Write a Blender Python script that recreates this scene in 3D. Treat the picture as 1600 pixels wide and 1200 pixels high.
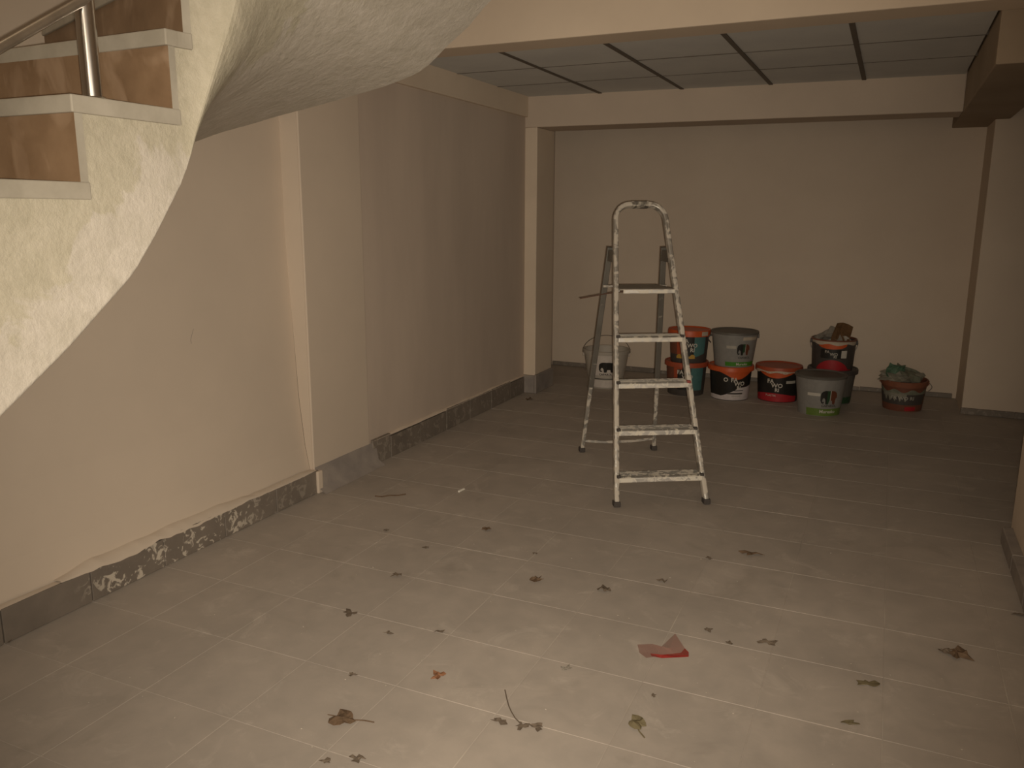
import bpy, bmesh, math, random
from mathutils import Vector, Matrix, noise
from mathutils.geometry import tessellate_polygon
random.seed(7)
scene = bpy.context.scene
for o in list(bpy.data.objects):
    bpy.data.objects.remove(o)
COL = scene.collection
R = math.radians

# ------------------------------------------------------------------ camera, light, exposure
F_PX = 1280.17
YAW, PITCH, ROLL = R(24.4415), R(11.7908), R(-0.2150)
CAM_H = 1.42
fw = Vector((-math.sin(YAW) * math.cos(PITCH), math.cos(YAW) * math.cos(PITCH), -math.sin(PITCH)))
rt = Vector((math.cos(YAW), math.sin(YAW), 0))
dn = fw.cross(rt)
c_, s_ = math.cos(ROLL), math.sin(ROLL)
RT = c_ * rt + s_ * dn
DN = -s_ * rt + c_ * dn
cam_d = bpy.data.cameras.new('camera')
cam = bpy.data.objects.new('camera', cam_d)
COL.objects.link(cam)
cam_d.sensor_fit = 'HORIZONTAL'
cam_d.sensor_width = 36.0
cam_d.lens = F_PX / 1600 * 36.0
cam_d.clip_start = 0.02
m3 = Matrix((RT, -DN, -fw)).transposed()
cam.matrix_world = Matrix.Translation((0, 0, CAM_H)) @ m3.to_4x4()
scene.camera = cam

world = bpy.data.worlds.new('dark_basement')
scene.world = world
world.use_nodes = True
world.node_tree.nodes['Background'].inputs[0].default_value = (1.0, 0.8, 0.55, 1)
world.node_tree.nodes['Background'].inputs[1].default_value = 0.01

# the phone's LED flash, beside the lens
fl = bpy.data.lights.new('phone_flash', 'SPOT')
flash = bpy.data.objects.new('phone_flash', fl)
COL.objects.link(flash)
fl.energy = 275
fl.color = (1.0, 0.875, 0.70)
fl.spot_size = R(92)
fl.spot_blend = 1.0
fl.shadow_soft_size = 0.006
flash.location = Vector((0, 0, CAM_H)) + RT * 0.014 + DN * 0.012
flash.rotation_euler = (Matrix.Rotation(R(2.5), 3, 'Z') @ m3).to_euler()

# added soft area fill behind the camera, just in front of the rear wall
ul = bpy.data.lights.new('rear_fill', 'AREA')
rear_fill = bpy.data.objects.new('rear_fill', ul)
COL.objects.link(rear_fill)
ul.shape = 'RECTANGLE'
ul.size = 0.9
ul.size_y = 1.2
ul.energy = 12
ul.color = (1.0, 0.84, 0.62)
rear_fill.location = (0.15, -1.5, 1.9)
rear_fill.rotation_euler = (R(90), 0, 0)

# added unseen point light up the stairs, brightening the stairwell wall
bl_ = bpy.data.lights.new('stairwell_fill', 'POINT')
stair_fill = bpy.data.objects.new('stairwell_fill', bl_)
COL.objects.link(stair_fill)
bl_.energy = 9
bl_.color = (1.0, 0.83, 0.60)
bl_.shadow_soft_size = 0.05
stair_fill.location = (-2.1, 1.0, 3.5)

vs = scene.view_settings
vs.view_transform = 'Standard'
vs.look = 'None'
vs.gamma = 1.0
vs.use_curve_mapping = False
vs.exposure = 0.0

# ------------------------------------------------------------------ helpers
def ray(x, y):
    return RT * ((x - 800) / F_PX) + DN * ((y - 600) / F_PX) + fw

def floor_pt(x, y, z=0.0):
    v = ray(x, y)
    t = (z - CAM_H) / v.z
    return Vector((v.x * t, v.y * t, z))

def link(o, parent=None):
    COL.objects.link(o)
    if parent is not None:
        o.parent = parent
    return o

def tag(o, label, cat, group=None, kind=None):
    o['label'] = label
    if cat:
        o['category'] = cat
    if group:
        o['group'] = group
    if kind:
        o['kind'] = kind
    return o

def wloc(o):
    v = Vector((0, 0, 0))
    while o is not None:
        v += o.location
        o = o.parent
    return v

def empty(name, loc, rz=0.0, parent=None):
    o = bpy.data.objects.new(name, None)
    o.empty_display_size = 0.1
    o.location = loc
    o.rotation_euler = (0, 0, rz)
    return link(o, parent)

def obj(name, verts, faces, mats, parent=None, loc=None, world_coords=True, smooth=False, midx=None):
    """verts in world coordinates (unless world_coords False); origin at loc"""
    off = Vector((0, 0, 0))
    if world_coords:
        if parent is not None:
            off = off - wloc(parent)
    L = Vector(loc) if loc is not None else Vector((0, 0, 0))
    me = bpy.data.meshes.new(name)
    me.from_pydata([tuple(Vector(v) + off - (L + off if loc is not None else Vector((0, 0, 0)))) for v in verts], [], faces)
    if not isinstance(mats, (list, tuple)):
        mats = [mats]
    for m in mats:
        me.materials.append(m)
    if midx:
        for p, i in zip(me.polygons, midx):
            p.material_index = i
    if smooth:
        for p in me.polygons:
            p.use_smooth = True
    me.update()
    bm = bmesh.new()
    bm.from_mesh(me)
    bmesh.ops.recalc_face_normals(bm, faces=bm.faces)
    bm.to_mesh(me)
    bm.free()
    o = bpy.data.objects.new(name, me)
    if loc is not None:
        o.location = L + off
    return link(o, parent)

def mesh_local(name, verts, faces, mats, parent, midx=None, smooth=False):
    return obj(name, verts, faces, mats, parent, None, False, smooth, midx)

def box_vf(x0, x1, y0, y1, z0, z1):
    v = [(x0, y0, z0), (x1, y0, z0), (x1, y1, z0), (x0, y1, z0), (x0, y0, z1), (x1, y0, z1), (x1, y1, z1), (x0, y1, z1)]
    f = [(0, 3, 2, 1), (4, 5, 6, 7), (0, 1, 5, 4), (1, 2, 6, 5), (2, 3, 7, 6), (3, 0, 4, 7)]
    return v, f

def bevel(o, w=0.003, seg=2):
    md = o.modifiers.new('bevel', 'BEVEL')
    md.width = w
    md.segments = seg
    md.limit_method = 'ANGLE'
    md.angle_limit = R(35)
    return o

def box(name, b, mat, parent=None, bev=0.0, world_coords=True):
    v, f = box_vf(*b)
    o = obj(name, v, f, mat, parent, None, world_coords)
    if bev:
        bevel(o, bev)
    return o

def sweep_vf(pts, prof, up=Vector((0, 0, 1)), closed=False, caps=True):
    """sweep a closed 2D profile [(a,b)] along pts; a along side vector, b along 'up-ish' vector"""
    pts = [Vector(p) for p in pts]
    n = len(pts)
    V, Fc = [], []
    k = len(prof)
    for i, p in enumerate(pts):
        if closed:
            t = (pts[(i + 1) % n] - pts[i - 1]).normalized()
        else:
            t = (pts[min(i + 1, n - 1)] - pts[max(i - 1, 0)]).normalized()
        s = t.cross(up)
        if s.length < 1e-5:
            s = t.cross(Vector((1, 0, 0)))
        s.normalize()
        b = s.cross(t).normalized()
        for (a, c) in prof:
            V.append(p + s * a + b * c)
    rng = n if closed else n - 1
    for i in range(rng):
        j = (i + 1) % n
        for q in range(k):
            q2 = (q + 1) % k
            Fc.append((i * k + q, i * k + q2, j * k + q2, j * k + q))
    if caps and not closed:
        Fc.append(tuple(range(k))[::-1])
        Fc.append(tuple((n - 1) * k + q for q in range(k)))
    return V, Fc

def circ(r, n=12):
    return [(r * math.cos(2 * math.pi * i / n), r * math.sin(2 * math.pi * i / n)) for i in range(n)]

def rrect(a, b, r, n=3):
    """rounded rectangle profile, half sizes a,b"""
    out = []
    for (cx, cy, a0) in ((a - r, b - r, 0), (-(a - r), b - r, 90), (-(a - r), -(b - r), 180), (a - r, -(b - r), 270)):
        for i in range(n + 1):
            t = R(a0 + 90 * i / n)
            out.append((cx + r * math.cos(t), cy + r * math.sin(t)))
    return out

def join_vf(lst):
    V, Fc = [], []
    for v, f in lst:
        o = len(V)
        V += list(v)
        Fc += [tuple(i + o for i in q) for q in f]
    return V, Fc

def lathe_vf(prof, n=40):
    """prof: list of (r,z); open at r>0 ends"""
    V, Fc = [], []
    for (r, z) in prof:
        for i in range(n):
            a = 2 * math.pi * i / n
            V.append((r * math.cos(a), r * math.sin(a), z))
    for j in range(len(prof) - 1):
        for i in range(n):
            i2 = (i + 1) % n
            Fc.append((j * n + i, j * n + i2, (j + 1) * n + i2, (j + 1) * n + i))
    return V, Fc

# ------------------------------------------------------------------ materials
def new_mat(name):
    m = bpy.data.materials.new(name)
    m.use_nodes = True
    nt = m.node_tree
    return m, nt, nt.nodes['Principled BSDF']

def ramp(nt, stops):
    r = nt.nodes.new('ShaderNodeValToRGB')
    e = r.color_ramp.elements
    while len(e) < len(stops):
        e.new(0.5)
    for el, (p, c) in zip(e, stops):
        el.position = p
        el.color = (*c, 1) if len(c) == 3 else c
    return r

def noise_node(nt, scale, detail=4, rough=0.55, vec=None, dist=0.0):
    n = nt.nodes.new('ShaderNodeTexNoise')
    n.inputs['Scale'].default_value = scale
    n.inputs['Detail'].default_value = detail
    n.inputs['Roughness'].default_value = rough
    n.inputs['Distortion'].default_value = dist
    if vec:
        nt.links.new(vec, n.inputs['Vector'])
    return n

def mixc(nt, fac, a, b, mode='MIX'):
    mx = nt.nodes.new('ShaderNodeMix')
    mx.data_type = 'RGBA'
    mx.blend_type = mode
    if hasattr(fac, 'links') or hasattr(fac, 'is_linked'):
        nt.links.new(fac, mx.inputs[0])
    else:
        mx.inputs[0].default_value = fac
    for inp, v in ((mx.inputs[6], a), (mx.inputs[7], b)):
        if hasattr(v, 'is_linked'):
            nt.links.new(v, inp)
        else:
            inp.default_value = (*v, 1)
    return mx.outputs[2]

def pos(nt):
    return nt.nodes.new('ShaderNodeNewGeometry').outputs['Position']

def bump(nt, bsdf, height, strength=0.2, dist=0.01):
    b = nt.nodes.new('ShaderNodeBump')
    b.inputs['Strength'].default_value = strength
    b.inputs['Distance'].default_value = dist
    nt.links.new(height, b.inputs['Height'])
    nt.links.new(b.outputs[0], bsdf.inputs['Normal'])

def mat_mottled(name, c1, c2, scale=3.0, rough=0.8, fine=40.0, bstr=0.15, bdist=0.004, spec=0.3, stretch=None, metallic=0.0, lo=0.35, hi=0.65):
    m, nt, b = new_mat(name)
    P = pos(nt)
    if stretch:
        mp = nt.nodes.new('ShaderNodeMapping')
        mp.inputs['Scale'].default_value = stretch
        nt.links.new(P, mp.inputs['Vector'])
        P = mp.outputs[0]
    n1 = noise_node(nt, scale, 5, 0.6, P)
    r1 = ramp(nt, [(lo, c1), (hi, c2)])
    nt.links.new(n1.outputs[0], r1.inputs[0])
    nt.links.new(r1.outputs[0], b.inputs['Base Color'])
    b.inputs['Roughness'].default_value = rough
    b.inputs['Metallic'].default_value = metallic
    b.inputs['Specular IOR Level'].default_value = spec
    if bstr:
        n2 = noise_node(nt, fine, 4, 0.6, P)
        bump(nt, b, n2.outputs[0], bstr, bdist)
    return m

def mat_plain(name, c, rough=0.5, metallic=0.0, spec=0.5, var=0.12):
    c2 = tuple(max(0, x * (1 - var)) for x in c)
    return mat_mottled(name, c2, c, 30.0, rough, 60.0, 0.05, 0.001, spec, None, metallic)

M = {}
M['wall'] = mat_mottled('wall_paint', (0.67, 0.565, 0.465), (0.74, 0.63, 0.52), 0.8, 0.85, 55, 0.12, 0.002, 0.25)
M['beam'] = mat_mottled('beam_paint', (0.67, 0.565, 0.455), (0.74, 0.63, 0.51), 1.1, 0.85, 45, 0.18, 0.003, 0.25)
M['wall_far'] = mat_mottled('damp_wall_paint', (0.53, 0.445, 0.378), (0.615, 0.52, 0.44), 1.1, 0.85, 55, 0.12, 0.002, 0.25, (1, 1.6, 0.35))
M['beam_far_dim'] = mat_mottled('far_beam_paint_dim', (0.56, 0.47, 0.39), (0.62, 0.52, 0.43), 1.1, 0.85, 45, 0.18, 0.003, 0.25)  # same beam paint, dimmer light on the far beam put into its colour
M['beam_dark'] = mat_mottled('dark_brown_beam', (0.33, 0.26, 0.19), (0.39, 0.31, 0.23), 1.4, 0.85, 45, 0.18, 0.003, 0.25)
M['wall_near_dim'] = mat_mottled('near_wall_paint_dim', (0.585, 0.50, 0.415), (0.645, 0.55, 0.455), 0.8, 0.85, 55, 0.12, 0.002, 0.25)  # same wall paint, lower brightness at the near left put into the colour
M['plaster'] = mat_mottled('raw_plaster', (0.61, 0.52, 0.43), (0.69, 0.59, 0.49), 3.0, 0.9, 30, 0.3, 0.004, 0.2)
M['panel'] = mat_mottled('ceiling_board', (0.62, 0.63, 0.63), (0.68, 0.69, 0.68), 3.0, 0.9, 120, 0.1, 0.001, 0.2)
M['grid'] = mat_plain('ceiling_grid_paint', (0.13, 0.11, 0.09), 0.7)
M['slab'] = mat_plain('ceiling_void', (0.06, 0.055, 0.05), 0.9)
M['marble'] = mat_mottled('grey_beige_marble', (0.35, 0.32, 0.265), (0.455, 0.42, 0.355), 7.0, 0.45, 70, 0.06, 0.001, 0.4)
M['metal_post'] = mat_mottled('brushed_steel', (0.62, 0.61, 0.60), (0.72, 0.71, 0.70), 12, 0.22, 200, 0.03, 0.0005, 0.5, (1, 1, 0.1), 1.0)
M['rail'] = mat_mottled('tarnished_rail', (0.36, 0.31, 0.25), (0.46, 0.40, 0.33), 14, 0.38, 150, 0.05, 0.0005, 0.5, None, 0.75)

# white stair plaster: thin yellowish patches over smooth white coat
m, nt, b = new_mat('stair_plaster')
P = pos(nt)
sx = nt.nodes.new('ShaderNodeSeparateXYZ')
nt.links.new(P, sx.inputs[0])
# height above the raking lower edge: the finish coat was brushed on along it
hm = nt.nodes.new('ShaderNodeMath')
hm.operation = 'MULTIPLY_ADD'
hm.inputs[1].default_value = -0.80
nt.links.new(sx.outputs['Y'], hm.inputs[0])
nt.links.new(sx.outputs['Z'], hm.inputs[2])
n1 = noise_node(nt, 5.5, 6, 0.62, P, 0.5)
ad = nt.nodes.new('ShaderNodeMath')
ad.operation = 'MULTIPLY_ADD'
ad.inputs[1].default_value = 0.55
nt.links.new(n1.outputs[0], ad.inputs[0])
nt.links.new(hm.outputs[0], ad.inputs[2])
r1 = ramp(nt, [(0.60, (0.575, 0.53, 0.47)), (0.625, (0.505, 0.465, 0.375))])
nt.links.new(ad.outputs[0], r1.inputs[0])
n2 = noise_node(nt, 14, 6, 0.7, P, 0.6)
r2 = ramp(nt, [(0.30, (0.84, 0.84, 0.80)), (0.68, (1.04, 1.04, 1.04))])
nt.links.new(n2.outputs[0], r2.inputs[0])
nt.links.new(mixc(nt, 1.0, r1.outputs[0], r2.outputs[0], 'MULTIPLY'), b.inputs['Base Color'])
b.inputs['Roughness'].default_value = 0.75
n3 = noise_node(nt, 30, 7, 0.65, P)
bump(nt, b, n3.outputs[0], 0.55, 0.009)
M['stair'] = m

# brown riser boards with dried plaster smears
m, nt, b = new_mat('brown_riser')
P = pos(nt)
n1 = noise_node(nt, 9, 5, 0.6, P)
r1 = ramp(nt, [(0.3, (0.195, 0.122, 0.070)), (0.7, (0.28, 0.185, 0.112))])
nt.links.new(n1.outputs[0], r1.inputs[0])
mp = nt.nodes.new('ShaderNodeMapping')
mp.inputs['Scale'].default_value = (11, 11, 6.0)
nt.links.new(P, mp.inputs['Vector'])
n2 = noise_node(nt, 1.0, 3, 0.5, mp.outputs[0], 0.6)
r2 = ramp(nt, [(0.56, (0, 0, 0)), (0.68, (0.6, 0.6, 0.6))])
nt.links.new(n2.outputs[0], r2.inputs[0])
nt.links.new(mixc(nt, r2.outputs[0], r1.outputs[0], (0.40, 0.285, 0.195)), b.inputs['Base Color'])
b.inputs['Roughness'].default_value = 0.42
M['brown'] = m

# dusty grey floor tile
def floor_mat(name, k=1.0, grout=False):
    m, nt, b = new_mat(name)
    P = pos(nt)
    n1 = noise_node(nt, 1.6, 5, 0.6, P)
    r1 = ramp(nt, [(0.32, (0.41 * k, 0.365 * k, 0.325 * k)), (0.68, (0.50 * k, 0.445 * k, 0.395 * k))])
    nt.links.new(n1.outputs[0], r1.inputs[0])
    n2 = noise_node(nt, 9, 6, 0.65, P, 0.3)
    r2 = ramp(nt, [(0.28, (0.90, 0.90, 0.90)), (0.72, (1.05, 1.04, 1.03))])
    nt.links.new(n2.outputs[0], r2.inputs[0])
    col = mixc(nt, 1.0, r1.outputs[0], r2.outputs[0], 'MULTIPLY')
    # pale plaster dust splotches
    n3 = noise_node(nt, 5.5, 5, 0.7, P, 0.8)
    r3 = ramp(nt, [(0.56, (0, 0, 0)), (0.72, (0.55, 0.55, 0.55))])
    nt.links.new(n3.outputs[0], r3.inputs[0])
    col = mixc(nt, r3.outputs[0], col, (0.60, 0.54, 0.48))
    # dark foot-scuffed grime
    n4 = noise_node(nt, 3.1, 4, 0.6, P, 1.2)
    r4 = ramp(nt, [(0.58, (0, 0, 0)), (0.72, (0.30, 0.30, 0.30))])
    nt.links.new(n4.outputs[0], r4.inputs[0])
    col = mixc(nt, r4.outputs[0], col, (0.27, 0.235, 0.20))
    if grout:
        n5 = noise_node(nt, 2.1, 3, 0.6, P)
        r5 = ramp(nt, [(0.48, (0, 0, 0)), (0.66, (0.72, 0.72, 0.72))])
        nt.links.new(n5.outputs[0], r5.inputs[0])
        # pale joint colour painted to fade deeper in the room and along the left
        sp = nt.nodes.new('ShaderNodeSeparateXYZ')
        nt.links.new(P, sp.inputs[0])
        my = nt.nodes.new('ShaderNodeMapRange')
        my.inputs['From Min'].default_value = 2.6
        my.inputs['From Max'].default_value = 4.0
        my.inputs['To Min'].default_value = 1.0
        my.inputs['To Max'].default_value = 0.06
        nt.links.new(sp.outputs['Y'], my.inputs['Value'])
        mx_ = nt.nodes.new('ShaderNodeMapRange')
        mx_.inputs['From Min'].default_value = -1.9
        mx_.inputs['From Max'].default_value = -1.2
        mx_.inputs['To Min'].default_value = 0.15
        mx_.inputs['To Max'].default_value = 1.0
        nt.links.new(sp.outputs['X'], mx_.inputs['Value'])
        m1 = nt.nodes.new('ShaderNodeMath')
        m1.operation = 'MULTIPLY'
        nt.links.new(my.outputs[0], m1.inputs[0])
        nt.links.new(mx_.outputs[0], m1.inputs[1])
        m2 = nt.nodes.new('ShaderNodeMath')
        m2.operation = 'MULTIPLY'
        nt.links.new(m1.outputs[0], m2.inputs[0])
        nt.links.new(r5.outputs[0], m2.inputs[1])
        col = mixc(nt, m2.outputs[0], col, (0.66, 0.60, 0.52))
    else:
        oi = nt.nodes.new('ShaderNodeObjectInfo')
        r6 = ramp(nt, [(0.0, (0.975, 0.975, 0.975)), (1.0, (1.02, 1.02, 1.02))])
        nt.links.new(oi.outputs['Random'], r6.inputs[0])
        col = mixc(nt, 1.0, col, r6.outputs[0], 'MULTIPLY')
    nt.links.new(col, b.inputs['Base Color'])
    rr = ramp(nt, [(0.3, (0.50, 0.50, 0.50)), (0.7, (0.72, 0.72, 0.72))])
    nt.links.new(n2.outputs[0], rr.inputs[0])
    nt.links.new(rr.outputs[0], b.inputs['Roughness'])
    b.inputs['Specular IOR Level'].default_value = 0.3
    n6 = noise_node(nt, 70, 4, 0.6, P)
    bump(nt, b, n6.outputs[0], 0.08, 0.002)
    return m
M['tile'] = floor_mat('floor_tile')
M['grout'] = floor_mat('floor_grout', 1.0, True)

# skirting tile with white plaster spatter where the plasterer worked (y 1.85 .. 2.8)
m, nt, b = new_mat('skirting_tile')
P = pos(nt)
n1 = noise_node(nt, 4, 5, 0.6, P)
r1 = ramp(nt, [(0.3, (0.165, 0.140, 0.118)), (0.7, (0.25, 0.212, 0.178))])
nt.links.new(n1.outputs[0], r1.inputs[0])
sx = nt.nodes.new('ShaderNodeSeparateXYZ')
nt.links.new(P, sx.inputs[0])
mr = ramp(nt, [(0.185, (0, 0, 0)), (0.20, (1, 1, 1)), (0.265, (1, 1, 1)), (0.285, (0.25, 0.25, 0.25)), (0.9, (0.2, 0.2, 0.2))])
dv = nt.nodes.new('ShaderNodeMath')
dv.operation = 'MULTIPLY'
dv.inputs[1].default_value = 0.1
nt.links.new(sx.outputs['Y'], dv.inputs[0])
nt.links.new(dv.outputs[0], mr.inputs[0])
n2 = noise_node(nt, 22, 4, 0.6, P, 1.0)
r2 = ramp(nt, [(0.55, (0, 0, 0)), (0.60, (1, 1, 1))])
nt.links.new(n2.outputs[0], r2.inputs[0])
mul = nt.nodes.new('ShaderNodeMath')
mul.operation = 'MULTIPLY'
nt.links.new(mr.outputs[0], mul.inputs[0])
nt.links.new(r2.outputs[0], mul.inputs[1])
nt.links.new(mixc(nt, mul.outputs[0], r1.outputs[0], (0.58, 0.52, 0.44)), b.inputs['Base Color'])
b.inputs['Roughness'].default_value = 0.6
M['skirt'] = m
M['mortar'] = mat_mottled('mortar', (0.42, 0.37, 0.31), (0.56, 0.50, 0.42), 8, 0.9, 40, 0.3, 0.004)
M['cement'] = mat_mottled('cement_smear', (0.27, 0.24, 0.225), (0.37, 0.325, 0.29), 6, 0.85, 40, 0.3, 0.004)

# ladder: aluminium with dried paint
def paint_metal(name, metal, paint, amount, rough=0.35):
    m, nt, b = new_mat(name)
    tc = nt.nodes.new('ShaderNodeTexCoord').outputs['Object']
    n1 = noise_node(nt, 22, 5, 0.65, tc, 0.8)
    r1 = ramp(nt, [(amount, (0, 0, 0)), (amount + 0.06, (1, 1, 1))])
    nt.links.new(n1.outputs[0], r1.inputs[0])
    n2 = noise_node(nt, 8, 3, 0.5, tc)
    r2 = ramp(nt, [(0.3, tuple(x * 0.75 for x in metal)), (0.7, metal)])
    nt.links.new(n2.outputs[0], r2.inputs[0])
    nt.links.new(mixc(nt, r1.outputs[0], r2.outputs[0], paint), b.inputs['Base Color'])
    inv = nt.nodes.new('ShaderNodeMath')
    inv.operation = 'MULTIPLY_ADD'
    inv.inputs[1].default_value = -0.75
    inv.inputs[2].default_value = 0.75
    nt.links.new(r1.outputs[0], inv.inputs[0])
    nt.links.new(inv.outputs[0], b.inputs['Metallic'])
    rr = ramp(nt, [(0, (rough,) * 3), (1, (0.7,) * 3)])
    nt.links.new(r1.outputs[0], rr.inputs[0])
    nt.links.new(rr.outputs[0], b.inputs['Roughness'])
    bump(nt, b, n1.outputs[0], 0.25, 0.002)
    return m
M['alu'] = paint_metal('ladder_aluminium', (0.56, 0.54, 0.50), (0.56, 0.51, 0.44), 0.47, 0.45)
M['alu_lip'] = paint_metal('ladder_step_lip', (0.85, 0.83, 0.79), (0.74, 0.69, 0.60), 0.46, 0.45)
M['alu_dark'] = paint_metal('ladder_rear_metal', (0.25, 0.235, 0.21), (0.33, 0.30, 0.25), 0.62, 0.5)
M['step_top'] = paint_metal('ladder_tread', (0.30, 0.28, 0.25), (0.50, 0.46, 0.39), 0.52, 0.55)
M['platform'] = mat_plain('platform_sheet', (0.36, 0.325, 0.28), 0.6, 0.2, 0.4, 0.2)
M['rubber'] = mat_plain('dark_rubber', (0.07, 0.06, 0.055), 0.8)
M['redcap'] = mat_plain('red_plastic_cap', (0.30, 0.06, 0.05), 0.5)

# bucket plastics and prints
for nm, c, r_ in (('b_orange', (0.62, 0.105, 0.025), 0.45), ('b_orange_dk', (0.42, 0.085, 0.035), 0.5), ('b_teal', (0.085, 0.20, 0.20), 0.45),
                  ('b_black', (0.022, 0.020, 0.018), 0.4), ('b_grey', (0.29, 0.28, 0.265), 0.5), ('b_greydk', (0.135, 0.125, 0.11), 0.55),
                  ('b_green', (0.06, 0.25, 0.018), 0.5), ('b_olive', (0.14, 0.22, 0.04), 0.5), ('b_white', (0.62, 0.58, 0.56), 0.5), ('b_red', (0.42, 0.022, 0.03), 0.45),
                  ('b_darkred', (0.22, 0.03, 0.025), 0.5), ('b_lilac', (0.60, 0.54, 0.54), 0.55), ('b_brown', (0.16, 0.05, 0.025), 0.5),
                  ('b_yellow', (0.55, 0.33, 0.06), 0.5), ('b_dkgreen', (0.025, 0.07, 0.03), 0.5), ('b_print', (0.62, 0.58, 0.52), 0.5),
                  ('b_stripe', (0.45, 0.42, 0.37), 0.5), ('b_charcoal', (0.075, 0.066, 0.06), 0.5), ('b_dkred2', (0.20, 0.075, 0.045), 0.5), ('b_dull', (0.27, 0.10, 0.055), 0.6)):
    M[nm] = mat_plain(nm[2:] + '_plastic', c, r_)
M['paint_drip'] = mat_plain('dried_paint', (0.56, 0.48, 0.38), 0.6)
M['wire'] = mat_plain('bail_wire', (0.34, 0.31, 0.27), 0.4, 0.5)
M['wire_dk'] = mat_plain('dark_bail', (0.05, 0.045, 0.04), 0.5)
m, nt, b = new_mat('milky_plastic')
b.inputs['Base Color'].default_value = (0.66, 0.61, 0.54, 1)
b.inputs['Roughness'].default_value = 0.5
b.inputs['Alpha'].default_value = 0.55
M['milky'] = m
M['milky_label'] = mat_plain('white_label_film', (0.68, 0.62, 0.57), 0.5)
M['paper_brown'] = mat_plain('brown_card', (0.17, 0.095, 0.045), 0.8, 0, 0.2, 0.3)
M['paper_grey'] = mat_plain('grey_rag', (0.30, 0.27, 0.23), 0.85, 0, 0.2, 0.3)
M['paper_white'] = mat_plain('pale_paper', (0.52, 0.48, 0.42), 0.8, 0, 0.2, 0.2)
M['bag_green'] = mat_plain('grey_green_film', (0.235, 0.245, 0.185), 0.5, 0, 0.5, 0.3)
M['bag_dkgreen'] = mat_plain('green_film', (0.10, 0.19, 0.12), 0.5, 0, 0.5, 0.3)
M['bag_grey'] = mat_plain('cloudy_film', (0.30, 0.285, 0.23), 0.5, 0, 0.5, 0.2)
M['leaf'] = mat_plain('dry_leaf', (0.19, 0.125, 0.078), 0.8, 0, 0.3, 0.4)
M['leaf_lt'] = mat_plain('olive_leaf', (0.20, 0.165, 0.095), 0.8, 0, 0.3, 0.3)
M['grime'] = mat_plain('dark_grime', (0.185, 0.145, 0.110), 0.9, 0, 0.2, 0.3)
M['chip_or'] = mat_plain('orange_chip', (0.31, 0.15, 0.08), 0.6, 0, 0.3, 0.3)
M['stub'] = mat_plain('white_stub', (0.85, 0.82, 0.74), 0.7)
M['stick'] = mat_plain('reddish_stick', (0.11, 0.055, 0.035), 0.7)
m, nt, b = new_mat('clear_red_film')
b.inputs['Base Color'].default_value = (0.33, 0.11, 0.085, 1)
b.inputs['Roughness'].default_value = 0.25
b.inputs['Alpha'].default_value = 0.38
M['film'] = m
M['film_red'] = mat_plain('red_film_strip', (0.30, 0.03, 0.025), 0.4)

# ------------------------------------------------------------------ the setting
XW = -2.60      # left wall (far part)
ZC = 2.278      # suspended ceiling
YB = 7.20       # back wall
def struct(o, label, cat):
    return tag(o, label, cat, None, 'structure')

# floor slab with a recess for tiles, tiles as parts
fv, ff = box_vf(-2.95, 2.45, -1.6, YB + 0.1, -0.15, -0.0009)
floor = obj('floor', fv, ff, M['grout'])
struct(floor, 'dusty grey tiled basement floor with pale joints', 'floor')
T, TX0, TY0 = 0.3397, 0.1005, 2.258
def tile_mesh():
    a, b_, j = T / 2 - 0.0013, T / 2 - 0.0021, 0.0007
    V = [(-a, -a, -0.008), (a, -a, -0.008), (a, a, -0.008), (-a, a, -0.008),
         (-a, -a, -j), (a, -a, -j), (a, a, -j), (-a, a, -j),
         (-b_, -b_, 0), (b_, -b_, 0), (b_, b_, 0), (-b_, b_, 0)]
    Fc = [(8, 9, 10, 11)]
    for q in range(4):
        q2 = (q + 1) % 4
        Fc += [(q, q2, 4 + q2, 4 + q), (4 + q, 4 + q2, 8 + q2, 8 + q)]
    me = bpy.data.meshes.new('floor_tile')
    me.from_pydata(V, [], Fc)
    me.materials.append(M['tile'])
    return me
tm = tile_mesh()
cells = []
for ix in range(-9, 7):
    for iy in range(-6, 15):
        cx, cy = TX0 + (ix + 0.5) * T, TY0 + (iy + 0.5) * T
        if cx - T / 2 < -2.70 or cy + T / 2 > YB + 0.06:
            continue
        if cx + T / 2 > 0.85 and cy < 4.1:
            continue
        if cx > 1.6:
            continue
        cells.append((cy, cx))
cells.sort(key=lambda c: (c[0] < 0.9, c[0]))
for cy, cx in cells[:298]:
    o = bpy.data.objects.new('floor_tile', tm)
    o.location = (cx, cy, random.uniform(-0.0003, 0.0003))
    o.rotation_euler = (random.uniform(-1, 1) * 0.0012, random.uniform(-1, 1) * 0.0012, random.uniform(-1, 1) * 0.0015)
    link(o, floor)

# left wall: leaning near section, step, far section, recess behind the pier
def near_x(z):
    pts = [(0, -2.608), (0.12, -2.612), (0.22, -2.636), (0.5, -2.664), (1.3, -2.70), (4.6, -2.70)]
    for (a, xa), (b_, xb) in zip(pts, pts[1:]):
        if z <= b_:
            return xa + (xb - xa) * (z - a) / (b_ - a)
    return pts[-1][1]
YS = 3.247
V, Fc = [], []
zs = [0, 0.10, 0.18, 0.25, 0.35, 0.5, 0.9, 1.3, 1.8, 2.3, 4.6]
ys = [-1.6 + (YS + 1.6) * i / 24 for i in range(25)]
for z in zs:
    for y in ys:
        V.append((near_x(z) + 0.004 * noise.noise((y * 1.3, z * 1.3, 0)), y, z))
ny = len(ys)
for j in range(len(zs) - 1):
    for i in range(ny - 1):
        Fc.append((j * ny + i, j * ny + i + 1, (j + 1) * ny + i + 1, (j + 1) * ny + i))
base = len(V)
for z in zs:                       # the step face and far section to the front beam
    V += [(near_x(z), YS, z), (XW, YS, z)]
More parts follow.
